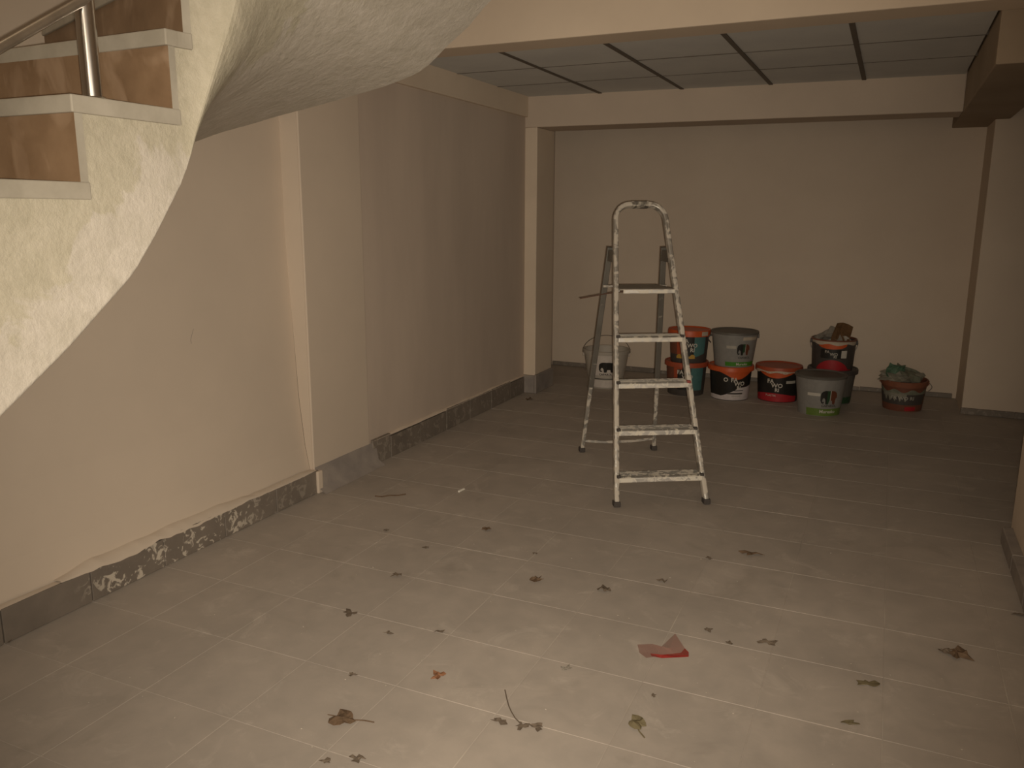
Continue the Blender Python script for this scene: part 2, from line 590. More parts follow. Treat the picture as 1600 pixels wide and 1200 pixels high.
for j in range(len(zs) - 1):
    Fc.append((base + 2 * j, base + 2 * j + 1, base + 2 * j + 3, base + 2 * j + 2))
base = len(V)
for (y, z) in ((YS, 0), (4.27, 0), (4.27, 4.6), (YS, 4.6)):
    V.append((XW, y, z))
Fc.append((base, base + 1, base + 2, base + 3))
base = len(V)
for (x, y) in ((XW, 4.27), (XW, 6.0), (-2.85, 6.3), (-2.85, YB + 0.05)):
    V += [(x, y, 0), (x, y, 2.4)]
for q in (0, 2, 4):
    Fc.append((base + q, base + q + 2, base + q + 3, base + q + 1))
wl = obj('wall_left', V, Fc, [M['wall_near_dim'], M['wall_far']], midx=[0] * (len(Fc) - 4) + [1] * 4)
struct(wl, 'long beige painted left wall with a shallow vertical step', 'wall')
# the proud coat of plaster between the step and y=3.75, rounded at its edges
V, Fc = box_vf(XW - 0.01, XW + 0.010, YS + 0.002, 3.748, 0.10, 2.272)
bevel(obj('plaster_coat', V, Fc, M['wall_near_dim'], wl), 0.004)
# ragged plaster bead along the wall foot
def ragged(name, y0, y1, zbase, zamp, xback, xfront, mat, parent, seed, n=90):
    V, Fc = [], []
    for i in range(n + 1):
        y = y0 + (y1 - y0) * i / n
        nz = noise.noise((y * 6, seed, 0)) * 0.6 + noise.noise((y * 19, seed, 3)) * 0.4
        nb = noise.noise((y * 7, seed, 9))
        zamp_i = zamp * max(0.0, min(1.0, 6 * i / n, 6 * (n - i) / n))
        top = zbase + zamp_i * (0.8 + 0.6 * nb)
        low = zbase - zamp_i * (0.5 + 0.9 * nz)
        V += [(xback, y, top), (xfront - 0.004, y, (top + low) / 2 + 0.2 * zamp), (xfront, y, low)]
    for i in range(n):
        for q in (0, 1):
            Fc.append((3 * i + q, 3 * i + 3 + q, 3 * i + 4 + q, 3 * i + 1 + q))
    return obj(name, V, Fc, mat, parent, smooth=True)
ragged('plaster_bead', 0.3, 1.85, 0.124, 0.004, -2.610, -2.580, M['wall_near_dim'], wl, 1.0)
ragged('plaster_bead', 1.80, 2.80, 0.128, 0.024, -2.622, -2.5740, M['wall_near_dim'], wl, 2.0, 120)
ragged('plaster_bead', 2.75, YS, 0.124, 0.008, -2.614, -2.5750, M['wall_near_dim'], wl, 3.0)
ragged('plaster_bead', 3.78, 5.94, 0.142, 0.010, -2.601, -2.582, M['wall'], wl, 4.0)
# cement smear covering the skirting between the step and y=3.76
V, Fc = [], []
n = 24
for i in range(n + 1):
    y = YS + 0.005 + (3.80 - YS) * i / n
    k = 1.0 + 0.5 * noise.noise((y * 9, 5, 0))
    V += [(XW + 0.011, y, 0.125 + 0.010 * k), (XW + 0.016, y, 0.10), (XW + 0.026 + 0.004 * k, y, 0.03), (XW + 0.055 + 0.02 * k, y, 0.0008)]
for i in range(n):
    for q in range(3):
        Fc.append((4 * i + q, 4 * i + 4 + q, 4 * i + 5 + q, 4 * i + 1 + q))
obj('cement_smear', V, Fc, M['cement'], wl, smooth=True)
# hairline crack and a plug hole in the wall paint, modelled as slim chips
for (pts, w) in (([(2.60, 0.93), (2.587, 0.905), (2.578, 0.885), (2.580, 0.87)], 0.0012),):
    V, Fc = [], []
    for (y, z) in pts:
        x = near_x(z) + 0.0052
        V += [(x, y - w, z), (x, y + w, z)]
    for i in range(len(pts) - 1):
        Fc.append((2 * i, 2 * i + 1, 2 * i + 3, 2 * i + 2))
    obj('paint_crack', V, Fc, M['cement'], wl)

o = box('wall_back', (-2.95, 0.62, YB, YB + 0.2, -0.05, 2.5), M['wall'])
struct(o, 'plain beige back wall behind the paint buckets', 'wall')
# right: near wall, far column/wall, outer side, rear wall
o = bevel(box('wall_right', (0.600, 0.85, -1.6, 4.05, -0.05, 4.6), M['wall']), 0.006)
struct(o, 'end of a beige wall at the right edge', 'wall')
o = bevel(box('wall_right_back', (0.578, 2.45, 6.65, YB + 0.2, -0.05, 2.5), M['wall']), 0.008)
struct(o, 'beige wall face standing forward right of the back wall', 'wall')
o = box('wall_right_side', (2.40, 2.6, 3.8, YB + 0.2, -0.05, 2.5), M['wall'])
struct(o, 'far beige side wall beyond the right beam', 'wall')
o = box('wall_right_front', (0.85, 2.6, 3.85, 4.05, -0.05, 2.5), M['wall'])
struct(o, 'beige wall closing the side bay at the right', 'wall')
o = box('wall_rear', (-2.95, 0.85, -1.8, -1.6, -0.05, 4.7), M['wall'])
struct(o, 'beige wall behind the camera', 'wall')
o = box('wall_upper', (-2.95, 0.85, 4.05, 4.27, 2.80, 4.7), M['wall'])
struct(o, 'beige upper wall of the stairwell above the beam', 'wall')
o = box('ceiling_upper', (-2.95, 0.85, -1.8, 4.27, 4.6, 4.8), M['wall'])
struct(o, 'plain ceiling high over the stairwell', 'ceiling')
# beams and pier
o = bevel(box('trim_1', (-2.62, 2.45, 4.05, 4.27, 2.272, 2.80), M['beam']), 0.006)
struct(o, 'wide cream beam crossing the top of the room', 'beam')
V, Fc = box_vf(0.345, 0.665, 4.27, YB + 0.05, 2.055, 2.45)
o = bevel(obj('trim_2', V, Fc, M['beam_dark']), 0.006)
struct(o, 'dark brown beam running to the back wall at the right', 'beam')
V = [(-2.62, 5.945, 2.055), (0.345, 6.085, 2.055), (0.345, 6.42, 2.055), (-2.62, 6.30, 2.055)]
V += [(x, y, 2.45) for x, y, z in V]
o = bevel(obj('trim_3', V, box_vf(0, 1, 0, 1, 0, 1)[1], M['beam_far_dim']), 0.006)
struct(o, 'cream beam under the far end of the panel ceiling', 'beam')
o = bevel(box('trim_4', (-2.90, -2.502, 5.95, 6.30, -0.05, 2.055), M['beam']), 0.006)
struct(o, 'slim corner pier carrying the far beam at left', 'pier')
o = bevel(box('trim_5', (-2.65, -2.576, 3.755, 5.95, 2.13, 2.45), M['beam']), 0.006)
struct(o, 'shallow beam along the top of the left wall', 'beam')

# suspended ceiling: dark void slab, panels and bars as parts
ceil = box('ceiling', (-2.95, 2.45, 4.2, YB + 0.1, 2.32, 2.46), M['slab'])
struct(ceil, 'suspended ceiling of grey square boards with dark joints', 'ceiling')
GX = [-2.585, -2.018, -1.424, -0.827, -0.248, 0.345]
GY = [4.265, 4.820, 5.410, 6.0]
for i in range(5):
    for j in range(3):
        y1 = GY[j + 1] if j < 2 else 6.12
        b_ = (GX[i] + 0.010, GX[i + 1] - 0.010, GY[j] + 0.003, y1 - 0.003, ZC + random.uniform(-0.001, 0.002), ZC + 0.02)
        bevel(box('ceiling_panel', b_, M['panel'], ceil), 0.002, 1)
for x in GX[1:-1]:
    box('grid_bar', (x - 0.013, x + 0.013, 4.27, 6.1, ZC - 0.005, ZC + 0.03), M['grid'], ceil)
for y in GY[1:3]:
    box('grid_bar', (-2.58, 0.345, y - 0.005, y + 0.005, ZC - 0.002, ZC + 0.03), M['grid'], ceil)
for k in range(3):
    box('ceiling_panel', (0.68, 2.40, 4.28 + k * 0.79, 4.28 + (k + 1) * 0.79 - 0.006, ZC, ZC + 0.02), M['panel'], ceil)

# skirtings
def skirt(name, label):
    o = empty(name, (0, 0, 0))
    o['kind'] = 'structure'
    o['label'] = label
    o['category'] = 'skirting'
    return o
bl = skirt('baseboard_left', 'dark grey tile skirting along the left wall, splashed with plaster')
box('mortar_bed', (-2.66, -2.5865, 0.2, YS, -0.01, 0.116), M['mortar'], bl)
k0 = -6
for k in range(-6, 11):
    y0 = TY0 + k * T
    y1 = y0 + T
    if y0 < YS - 0.05:
        hh = 0.122 + 0.006 * random.uniform(-1, 1)
        bevel(box('skirting_tile', (-2.5875, -2.5755 + random.uniform(-.001, .001), y0 + 0.002, min(y1, YS + 0.02) - 0.002, 0.002, hh), M['skirt'], bl), 0.002, 1)
    elif y1 > 3.85 and y0 < 5.9:
        hh = 0.135 + 0.012 * random.uniform(-1, 1)
        bevel(box('skirting_tile', (-2.602, -2.582 + random.uniform(-.003, .002), max(y0, 3.77) + 0.002, min(y1, 5.945) - 0.002, 0.0, hh), M['skirt'], bl), 0.002, 1)
bevel(box('end_block', (-2.605, -2.562, YS - 0.005, YS + 0.035, 0.0, 0.118), M['plaster'], bl), 0.006)
bb = skirt('baseboard_back', 'low grubby skirting at the foot of the back wall')
for k in range(10):
    y = YB - 0.012
    x0 = -2.845 + k * T
    hh = 0.035 + random.uniform(-0.008, 0.010)
    bevel(box('skirting_tile', (x0 + 0.002, min(x0 + T, 0.576) - 0.002, y, YB + 0.005, 0.0, hh), M['skirt'], bb), 0.002, 1)
br = skirt('baseboard_right', 'dusty tile skirting at the foot of the wall at right edge')
for k in range(8):
    y1 = 4.0 - k * T
    bevel(box('skirting_tile', (0.560, 0.603, y1 - T + 0.003, y1, 0.0, 0.075), M['cement'], br), 0.004, 1)
bc = skirt('baseboard_right_back', 'thin dark skirting below the wall face right of the back wall')
for k in range(5):
    x0 = 0.57 + k * T
    bevel(box('skirting_tile', (x0 + 0.002, x0 + T - 0.002, 6.632, 6.655, 0.0, 0.045), M['skirt'], bc), 0.002, 1)
bp_ = skirt('baseboard_pier', 'grey skirting round the corner pier at far left')
bevel(box('skirting_tile', (-2.60, -2.495, 5.925, 5.952, 0.0, 0.145), M['cement'], bp_), 0.004, 1)
bevel(box('skirting_tile', (-2.505, -2.482, 5.925, 6.30, 0.0, 0.15), M['cement'], bp_), 0.004, 1)

# ------------------------------------------------------------------ the winding staircase
SX = -1.60                          # inner (visible) side
CX, CY, RI = -1.45, 1.55, 0.15      # newel centre and inner radius of the winders
st = empty('staircase', (-2.1, -0.88, 0))
tag(st, 'cream plastered winding staircase with marble treads and brown risers', 'staircase')
TH, RTH, GO = 0.037, 0.020, 0.271
def interp(tab, x):
    if x <= tab[0][0]:
        (a, ya), (b_, yb) = tab[0], tab[1]
    elif x >= tab[-1][0]:
        (a, ya), (b_, yb) = tab[-2], tab[-1]
    else:
        for (a, ya), (b_, yb) in zip(tab, tab[1:]):
            if x <= b_:
                break
    return ya + (yb - ya) * (x - a) / (b_ - a)
def rout(th):
    c = math.cos(R(th))
    return min(1.145 / c, 1.25) if c > 0.2 else 1.25
def pol(r, th):
    return (CX - r * math.cos(R(th)), CY + r * math.sin(R(th)))
# treads: (index, z); straight risers' back planes at Y
z_up = {1: 1.482, 2: 1.662, 3: 1.842}
for k in range(4, 12):
    z_up[k] = 1.842 + 0.18 * (k - 3)
for k in range(0, -7, -1):
    z_up[k] = 1.482 + (k - 1) * 0.18525
rb = {2: 1.286, 3: 1.557}
for k in range(1, -8, -1):
    rb[k] = 1.286 - GO * (2 - k)
ths = {3: 2.0}
for k in range(4, 12):
    ths[k] = 21.5 + 18.5 * (k - 4)
NOSE = 0.028
for k in range(-6, 3):              # straight treads and risers
    z = z_up[k]
    bevel(box('tread', (-2.690, SX + 0.010, rb[k] - NOSE, rb[k + 1], z - TH, z), M['marble'], st), 0.003)
for k in range(-6, 4):
    z0 = z_up[k - 1] if k > -6 else 0.0
    V, Fc = box_vf(-2.690, SX + 0.004, rb[k] - RTH, rb[k], z0, z_up[k] - TH)
    mi = [1, 1, 0, 1, 1, 1]
    obj('riser', V, Fc, [M['brown'], M['marble']], st, midx=mi)
for k in range(3, 11):              # winders
    z = z_up[k]
    a0, a1 = ths[k], ths[k + 1]
    out, inn = [], []
    nseg = 5
    for i in range(nseg + 1):
        a = a0 + (a1 - a0) * i / nseg
        out.append(Vector((*pol(rout(a) - 0.002, a), 0)))
        inn.append(Vector((*pol(RI - 0.010, a), 0)))
    back = Vector((-math.sin(R(a0)), -math.cos(R(a0)), 0)) * NOSE
    ring = [inn[0] + back] + inn[1:] + out[::-1][:-1] + [out[0] + back]
    n = len(ring)
    V = [(p.x, p.y, z - TH) for p in ring] + [(p.x, p.y, z) for p in ring]
    Fc = [tuple(range(n))[::-1], tuple(range(n, 2 * n))] + [(i, (i + 1) % n, n + (i + 1) % n, n + i) for i in range(n)]
    bevel(obj('tread', V, Fc, M['marble'], st), 0.003)
    if k > 3:
        d = Vector((math.sin(R(a0)), math.cos(R(a0)), 0)) * RTH
        p0, p1 = Vector((*pol(RI - 0.004, a0), 0)), Vector((*pol(rout(a0), a0), 0))
        q = [p1 - d, p0 - d, p0, p1]
        V = [(p.x, p.y, z_up[k - 1]) for p in q] + [(p.x, p.y, z - TH) for p in q]
        obj('riser', V, box_vf(0, 1, 0, 1, 0, 1)[1], [M['brown'], M['marble']], st, midx=[1, 1, 0, 1, 1, 1])
# plaster body: inner side face, rounded lower edge, soffit, outer face
zin_s = [(-1.0, -0.38), (1.03, 1.009), (1.194, 1.122), (1.387, 1.274), (1.461, 1.361), (1.52, 1.44), (1.55, 1.480)]
zin_t = [(0, 1.480), (14, 1.546), (21, 1.590), (36, 1.675), (46, 1.734), (56, 1.796), (65, 1.870), (70, 1.925), (90, 2.11), (110, 2.31), (151, 2.72)]
zou_t = [(0, 1.36), (20, 1.50), (42, 1.674), (46, 1.709), (52, 1.749), (56, 1.777), (65, 1.830), (75.5, 1.890), (80.5, 1.927), (83, 1.96), (86, 2.016), (90, 2.076), (93.5, 2.145), (110, 2.38), (151, 2.76)]
path = []                           # (inner xy, outer xy, zin, zout, top z, fillet)
def top_str(y):
    for k in range(2, -8, -1):
        if y > rb[k] + 1e-6:
            return z_up[k] - TH
    return 0.0
ysamp = sorted(set([round(-0.9 + i * (2.45 / 98), 4) for i in range(99)] + [rb[k] + e for k in range(-6, 3) for e in (0.0, 0.0004)]))
for y in ysamp:
    if y > 1.55:
        continue
    zi = max(interp(zin_s, y), -0.02)
    t = max(0, min(1, (y - 0.9) / 0.65))
    zo = zi - 0.12 * t * t
    path.append(((SX, y), (-2.66, y), zi, max(zo, -0.02), top_str(y) if y > rb[-6] else 0.0, 0.0))
def top_w(th):
    kk = 2 if th <= ths[3] else 3
    for k in range(3, 11):
        if th > ths[k] + 1e-6:
            kk = k
    return z_up[kk] - TH
tsamp = sorted(set([i * 1.5 for i in range(101)] + [ths[k] + e for k in range(3, 11) for e in (0.0, 0.02)]))
for th in tsamp:
    fil = max(0.0, min(1.0, (th - 8) / 45.0))
    path.append((pol(RI, th), pol(rout(th), th), interp(zin_t, th), interp(zou_t, th), top_w(th), fil))
V, Fc = [], []
NS = 14
cross = None
for (pi_, po_, zi, zo, zt, fil) in path:
    pi_, po_ = Vector(pi_), Vector(po_)
    d = (po_ - pi_)
    L = d.length
    d = d / L
    f_h, f_w = 0.012 + 0.075 * fil, 0.010 + 0.085 * fil
    row = [(pi_.x, pi_.y, max(zt, zi + f_h)), (pi_.x, pi_.y, zi + f_h)]
    for q in (15, 30, 45, 60, 75, 90):
        a = R(q)
        w = f_w * (1 - math.cos(a))
        hgt = f_h * (1 - math.sin(a))
        p = pi_ + d * w
        row.append((p.x, p.y, zi + (zo - zi) * (w / L) + hgt))
    for q in range(1, NS + 1):
        s = f_w + (L - f_w) * q / NS
        p = pi_ + d * s
        zz = zi + (zo - zi) * (s / L)
        zz += 0.012 * math.sin(math.pi * s / L) * fil
        zz += 0.004 * noise.noise((p.x * 5, p.y * 5, 1.0)) * math.sin(math.pi * s / L)
        row.append((p.x, p.y, zz))
    row.append((po_.x, po_.y, max(zt, zo + 0.05)))
    cross = len(row)
    V += row
for i in range(len(path) - 1):
    for q in range(cross - 1):
        Fc.append((i * cross + q, (i + 1) * cross + q, (i + 1) * cross + q + 1, i * cross + q + 1))
obj('stair_body', V, Fc, M['stair'], st, smooth=False)
sb = st.children[-1]
for p in sb.data.polygons:
    p.use_smooth = True
sb.data.set_sharp_from_angle(angle=R(88))
# steel post and tube rail
PX, PY = -1.640, 1.3536
V, Fc = sweep_vf([(PX, PY, 1.655), (PX, PY, 2.62)], circ(0.0205, 24), Vector((0, 1, 0)))
post = obj('post', V, Fc, M['metal_post'], st, smooth=True)
post.data.set_sharp_from_angle(angle=R(50))
V, Fc = lathe_vf([(0.0205, 0.006), (0.027, 0.006), (0.031, 0.003), (0.031, 0.0), (0.0, 0.0)], 28)
V = [(v[0] + PX, v[1] + PY, v[2] + 1.662) for v in V]
obj('base_flange', V, Fc, M['metal_post'], post, smooth=True)
def on_x(x, y, X):
    v = ray(x, y)
    t = X / v.x
    return Vector((X, v.y * t, CAM_H + v.z * t))
a_, b_ = on_x(0, 75, PX + 0.012), on_x(128, 2, PX + 0.012)
dr = (b_ - a_)
V, Fc = sweep_vf([a_ - dr * 5.2, a_, b_, b_ + dr * 0.9], circ(0.0100, 20))
rl = obj('handrail', V, Fc, M['rail'], st, smooth=True)
rl.data.set_sharp_from_angle(angle=R(50))
bp0 = a_ - dr * 5.0
V, Fc = sweep_vf([(PX, bp0.y, max(0.02, interp([(rb[k], z_up[k]) for k in range(-6, 3)], bp0.y) - 0.4)), (PX, bp0.y, bp0.z + 0.3)], circ(0.0205, 20), Vector((0, 1, 0)))
obj('post', V, Fc, M['metal_post'], st, smooth=True)

# ------------------------------------------------------------------ step ladder
LA = empty('step_ladder', (-0.9235, 3.836, 0), R(30.34))
tag(LA, 'paint-splashed aluminium step ladder standing open in the middle of the floor', 'ladder')
def fr(z):
    return 0.432 * z
def fwid(z):
    return 0.457 - 0.132 * z
def L_(name, vf, mat, parent=LA, smooth=False):
    o = mesh_local(name, vf[0], vf[1], mat, parent, None, smooth)
    return o
# one bent tube: left rail, top bow, right rail
zb = 1.385
wt = fwid(zb) / 2
pts = [(-fwid(0) / 2, 0, 0.012)]
for i in range(1, 8):
    z = zb * i / 7
    pts.append((-fwid(z) / 2, fr(z), z))
rad_z, rad_x = 0.080, 0.085
for a in range(15, 91, 15):
    t = R(a)
    z = zb + rad_z * math.sin(t)
    pts.append((-wt + rad_x * (1 - math.cos(t)), fr(z), z))
left = pts[:]
pts = left + [(-p[0], p[1], p[2]) for p in left[::-1]]
nrm = Vector((0, -1, 0.432)).normalized()
def sweep_plane(pts, prof, nrm):
    pts = [Vector(p) for p in pts]
    V, Fc = [], []
    k = len(prof)
    n = len(pts)
    for i, p in enumerate(pts):
        t = (pts[min(i + 1, n - 1)] - pts[max(i - 1, 0)]).normalized()
        s = t.cross(nrm).normalized()
        for (a, c) in prof:
            V.append(p + s * a + nrm * c)
    for i in range(n - 1):
        for q in range(k):
            q2 = (q + 1) % k
            Fc.append((i * k + q, i * k + q2, (i + 1) * k + q2, (i + 1) * k + q))
    Fc.append(tuple(range(k))[::-1])
    Fc.append(tuple((n - 1) * k + q for q in range(k)))
    return V, Fc
o = L_('front_frame', sweep_plane(pts, rrect(0.0125, 0.0205, 0.006), nrm), M['alu'], smooth=True)
o.data.set_sharp_from_angle(angle=R(50))
# top bow grip
gz = zb + rad_z
L_('handle_grip', sweep_plane([(-0.045, fr(gz), gz), (0.045, fr(gz), gz)], rrect(0.0145, 0.0225, 0.006), nrm), M['step_top'])
# steps
for i, z in enumerate((0.137, 0.352, 0.574, 0.796)):
    w = fwid(z) / 2 - 0.011
    d = fr(z)
    wb = w - 0.004
    V, Fc = box_vf(-w, w, d - 0.030, d + 0.055, z - 0.004, z + 0.004)
    stp = L_('step', (V, Fc), M['step_top'])
    ribs = []
    for q in range(5):
        yy = d - 0.018 + q * 0.016
        ribs.append(box_vf(-w, w, yy, yy + 0.006, z + 0.0035, z + 0.0062))
    L_('grip_ribs', join_vf(ribs), M['alu'], stp)
    lip = L_('step_lip', box_vf(-w - 0.004, w + 0.004, d - 0.036, d - 0.028, z - 0.026, z - 0.002), M['alu_lip'], stp)
    bevel(lip, 0.003)
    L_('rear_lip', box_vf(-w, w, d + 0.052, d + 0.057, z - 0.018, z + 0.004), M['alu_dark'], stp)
    for sgn in (-1, 1):
        cap = box_vf(sgn * (w + 0.004) - 0.010, sgn * (w + 0.004) + 0.010, d - 0.034, d - 0.010, z - 0.004, z + 0.010)
        oc = L_('end_cap', cap, M['redcap'] if i == 2 and sgn > 0 else M['rubber'], stp)
        bevel(oc, 0.003)
# platform
zp = 1.035
d0, d1 = fr(zp) - 0.035, 0.690
wf, wr = fwid(zp) / 2 - 0.012, 0.118
V = []
for z in (zp - 0.006, zp):
    V += [(-wf, d0, z), (wf, d0, z), (wf - 0.006, d0 + 0.11, z), (wr, d1, z), (-wr, d1, z), (-wf + 0.006, d0 + 0.11, z)]
Fc = [(5, 4, 3, 2, 1, 0), (6, 7, 8, 9, 10, 11)] + [(i, (i + 1) % 6, 6 + (i + 1) % 6, 6 + i) for i in range(6)]
pl = L_('platform', (V, Fc), M['platform'])
bevel(L_('platform_lip', box_vf(-wf + 0.02, wf, d0 - 0.006, d0 + 0.002, zp - 0.024, zp - 0.002), M['alu_lip'], pl), 0.003)
for sgn in (-1, 1):
    V, Fc = sweep_vf([(sgn * wf, d0 + 0.02, zp - 0.008), (sgn * wr, d1 - 0.01, zp - 0.008)], rrect(0.006, 0.009, 0.002, 1))
    L_('side_bracket', (V, Fc), M['alu_dark'], pl)
V, Fc = sweep_vf([(-wr - 0.06, d1 - 0.02, zp - 0.008), (wr + 0.06, d1 - 0.02, zp - 0.008)], circ(0.007, 10))
L_('support_rod', (V, Fc), M['alu'], pl)
# rear legs, sleeves, tie bar
def rear(z):
    return 0.953 - 0.240 * z
def rwid(z):
    return 0.447 - 0.120 * z
for sgn in (-1, 1):
    p0, p1 = Vector((sgn * rwid(0.012) / 2, rear(0.012), 0.012)), Vector((sgn * rwid(1.24) / 2, rear(1.24), 1.24))
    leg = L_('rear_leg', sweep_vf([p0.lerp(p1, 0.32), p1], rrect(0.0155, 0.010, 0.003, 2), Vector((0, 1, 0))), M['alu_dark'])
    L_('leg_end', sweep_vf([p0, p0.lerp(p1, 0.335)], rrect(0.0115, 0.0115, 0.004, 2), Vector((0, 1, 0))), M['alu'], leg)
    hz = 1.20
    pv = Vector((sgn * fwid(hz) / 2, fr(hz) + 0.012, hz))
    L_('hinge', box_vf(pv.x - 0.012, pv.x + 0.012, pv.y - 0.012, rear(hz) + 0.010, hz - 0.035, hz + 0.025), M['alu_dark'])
    bevel(LA.children[-1], 0.006)
    for (x, y) in ((sgn * fwid(0) / 2, 0), (sgn * rwid(0) / 2, rear(0))):
        bevel(L_('rubber_foot', box_vf(x - 0.017, x + 0.017, y - 0.024, y + 0.024, 0.0, 0.028), M['rubber']), 0.005)
zt_ = 0.072
V, Fc = sweep_vf([(-rwid(zt_) / 2, rear(zt_), zt_), (-0.08, rear(zt_) - 0.004, zt_ - 0.010), (0.08, rear(zt_) - 0.004, zt_ - 0.008), (rwid(zt_) / 2, rear(zt_), zt_ + 0.004)], rrect(0.004, 0.008, 0.002, 1))
L_('tie_bar', (V, Fc), M['alu'])

# ------------------------------------------------------------------ paint buckets
def lathe_obj(name, prof, mat, parent, n=44, smooth=True):
    V, Fc = lathe_vf(prof, n)
    o = mesh_local(name, V, Fc, mat, parent, None, smooth)
    o.data.set_sharp_from_angle(angle=R(40))
    return o

class Bucket:
    """local frame: +x of the thing faces the camera after rotation"""
    def __init__(s, name, c, z, rb_, rt_, h_, mat, label, group='paint buckets by the back wall', turn=0.0, tilt=(0, 0)):
        face = math.atan2(-c[1], -c[0])
        s.root = empty(name, (c[0], c[1], z), face + R(turn))
        s.root.rotation_euler = (R(tilt[0]), R(tilt[1]), face + R(turn))
        tag(s.root, label, 'bucket', group)
        s.rb, s.rt, s.h = rb_, rt_, h_
        w = 0.003
        s.body = lathe_obj('body', [(0.0, 0.004), (rb_ - 0.006, 0.004), (rb_ - 0.006, 0.0), (rb_, 0.0), (rb_ + 0.002, 0.006), (rt_, h_), (rt_ - w, h_), (rb_ - w, 0.012), (0.0, 0.010)], mat, s.root)
    def r(s, z):
        return s.rb + 0.002 + (s.rt - s.rb - 0.002) * max(0.0, z - 0.006) / (s.h - 0.006)
    def rim(s, mat, z0, z1, out=0.006, name='rim'):
        return lathe_obj(name, [(s.r(z0) - 0.001, z0), (s.r(z0) + out, z0 + 0.002), (s.r(z1) + out, z1 - 0.002), (s.r(z1) + out * 0.5, z1 + 0.002), (s.r(z1) - 0.006, z1 + 0.002), (s.r(z1) - 0.006, z1 - 0.012)], mat, s.root)
    def lid(s, mat, z0, rise=0.010, skirt_=0.026, out=0.007):
        R0 = s.r(z0) + out
        return lathe_obj('lid', [(R0 - 0.004, z0 - skirt_), (R0 + 0.002, z0 - skirt_), (R0 + 0.002, z0 - 0.002), (R0 - 0.002, z0 + rise), (R0 - 0.012, z0 + rise + 0.001), (R0 - 0.020, z0 + rise - 0.008), (R0 * 0.5, z0 + rise - 0.007), (0.0, z0 + rise - 0.007)], mat, s.root)
    def wrap(s, a, z, e):
        rr = s.r(z) + e
        return (rr * math.cos(a), rr * math.sin(a), z)
    def patch(s, name, a0, a1, zlo, zhi, mat, e=0.0008, n=24, parent=None):
        """a in degrees, positive = viewer's right; zlo,zhi floats or functions of t in 0..1"""
        V, Fc = [], []
        for i in range(n + 1):
            t = i / n
            a = R(a0 + (a1 - a0) * t)
            lo = zlo(t) if callable(zlo) else zlo
            hi = zhi(t) if callable(zhi) else zhi
            for q in range(3):
                V.append(s.wrap(a, lo + (hi - lo) * q / 2, e))
        for i in range(n):
            for q in range(2):
                Fc.append((3 * i + q, 3 * i + 3 + q, 3 * i + 4 + q, 3 * i + 1 + q))
        return mesh_local(name, V, Fc, mat, parent or s.body, None, True)
    def flat2d(s, name, V2, F2, ac, zc, mats, e=0.0016, midx=None, parent=None):
        V = []
        for (x, y) in V2:
            z = zc + y
            V.append(s.wrap(R(ac) + x / s.r(zc), z, e))
        return mesh_local(name, V, F2, mats, parent or s.body, midx, False)
    def text(s, body, ac, zc, size, mat, e=0.0018, bold=0.0, align='LEFT', parent=None):
        cu = bpy.data.curves.new('lettering', 'FONT')
        cu.body = body
        cu.size = size
        cu.align_x = align
        cu.resolution_u = 2
        cu.offset = bold
        ob = bpy.data.objects.new('lettering_source', cu)
        COL.objects.link(ob)
        dg = bpy.context.evaluated_depsgraph_get()
        dg.update()
        me = bpy.data.meshes.new_from_object(ob.evaluated_get(dg))
        V2 = [(v.co.x, v.co.y) for v in me.vertices]
        F2 = [tuple(p.vertices) for p in me.polygons]
        bpy.data.objects.remove(ob)
        return s.flat2d('lettering', V2, F2, ac, zc, mat, e, None, parent)
    def ears(s, mat, z):
        for sg in (-1, 1):
            x0 = s.r(z)
            v, f = box_vf(-0.014, 0.014, sg * (x0 - 0.002), sg * (x0 + 0.012), z - 0.016, z + 0.016)
            bevel(mesh_local('handle_ear', v, f, mat, s.root), 0.004)
    def bail(s, mat, z, drop_deg, rad=0.003, front=True, scale=1.0):
        """wire handle pivoting at both ears; drop_deg 0 = up, 180 = hanging"""
        A = s.r(z) + 0.012
        pts = []
        for i in range(25):
            t = math.pi * i / 24
            y = -A * math.cos(t)
            hgt = A * 1.02 * scale * math.sin(t)
            a = R(drop_deg)
            pts.append((hgt * math.sin(a) * (1 if front else -1), y, z + hgt * math.cos(a)))
        return mesh_local('wire_handle', *sweep_vf(pts, circ(rad, 8), Vector((1, 0.01, 0.02))), mat, s.root, None, True)

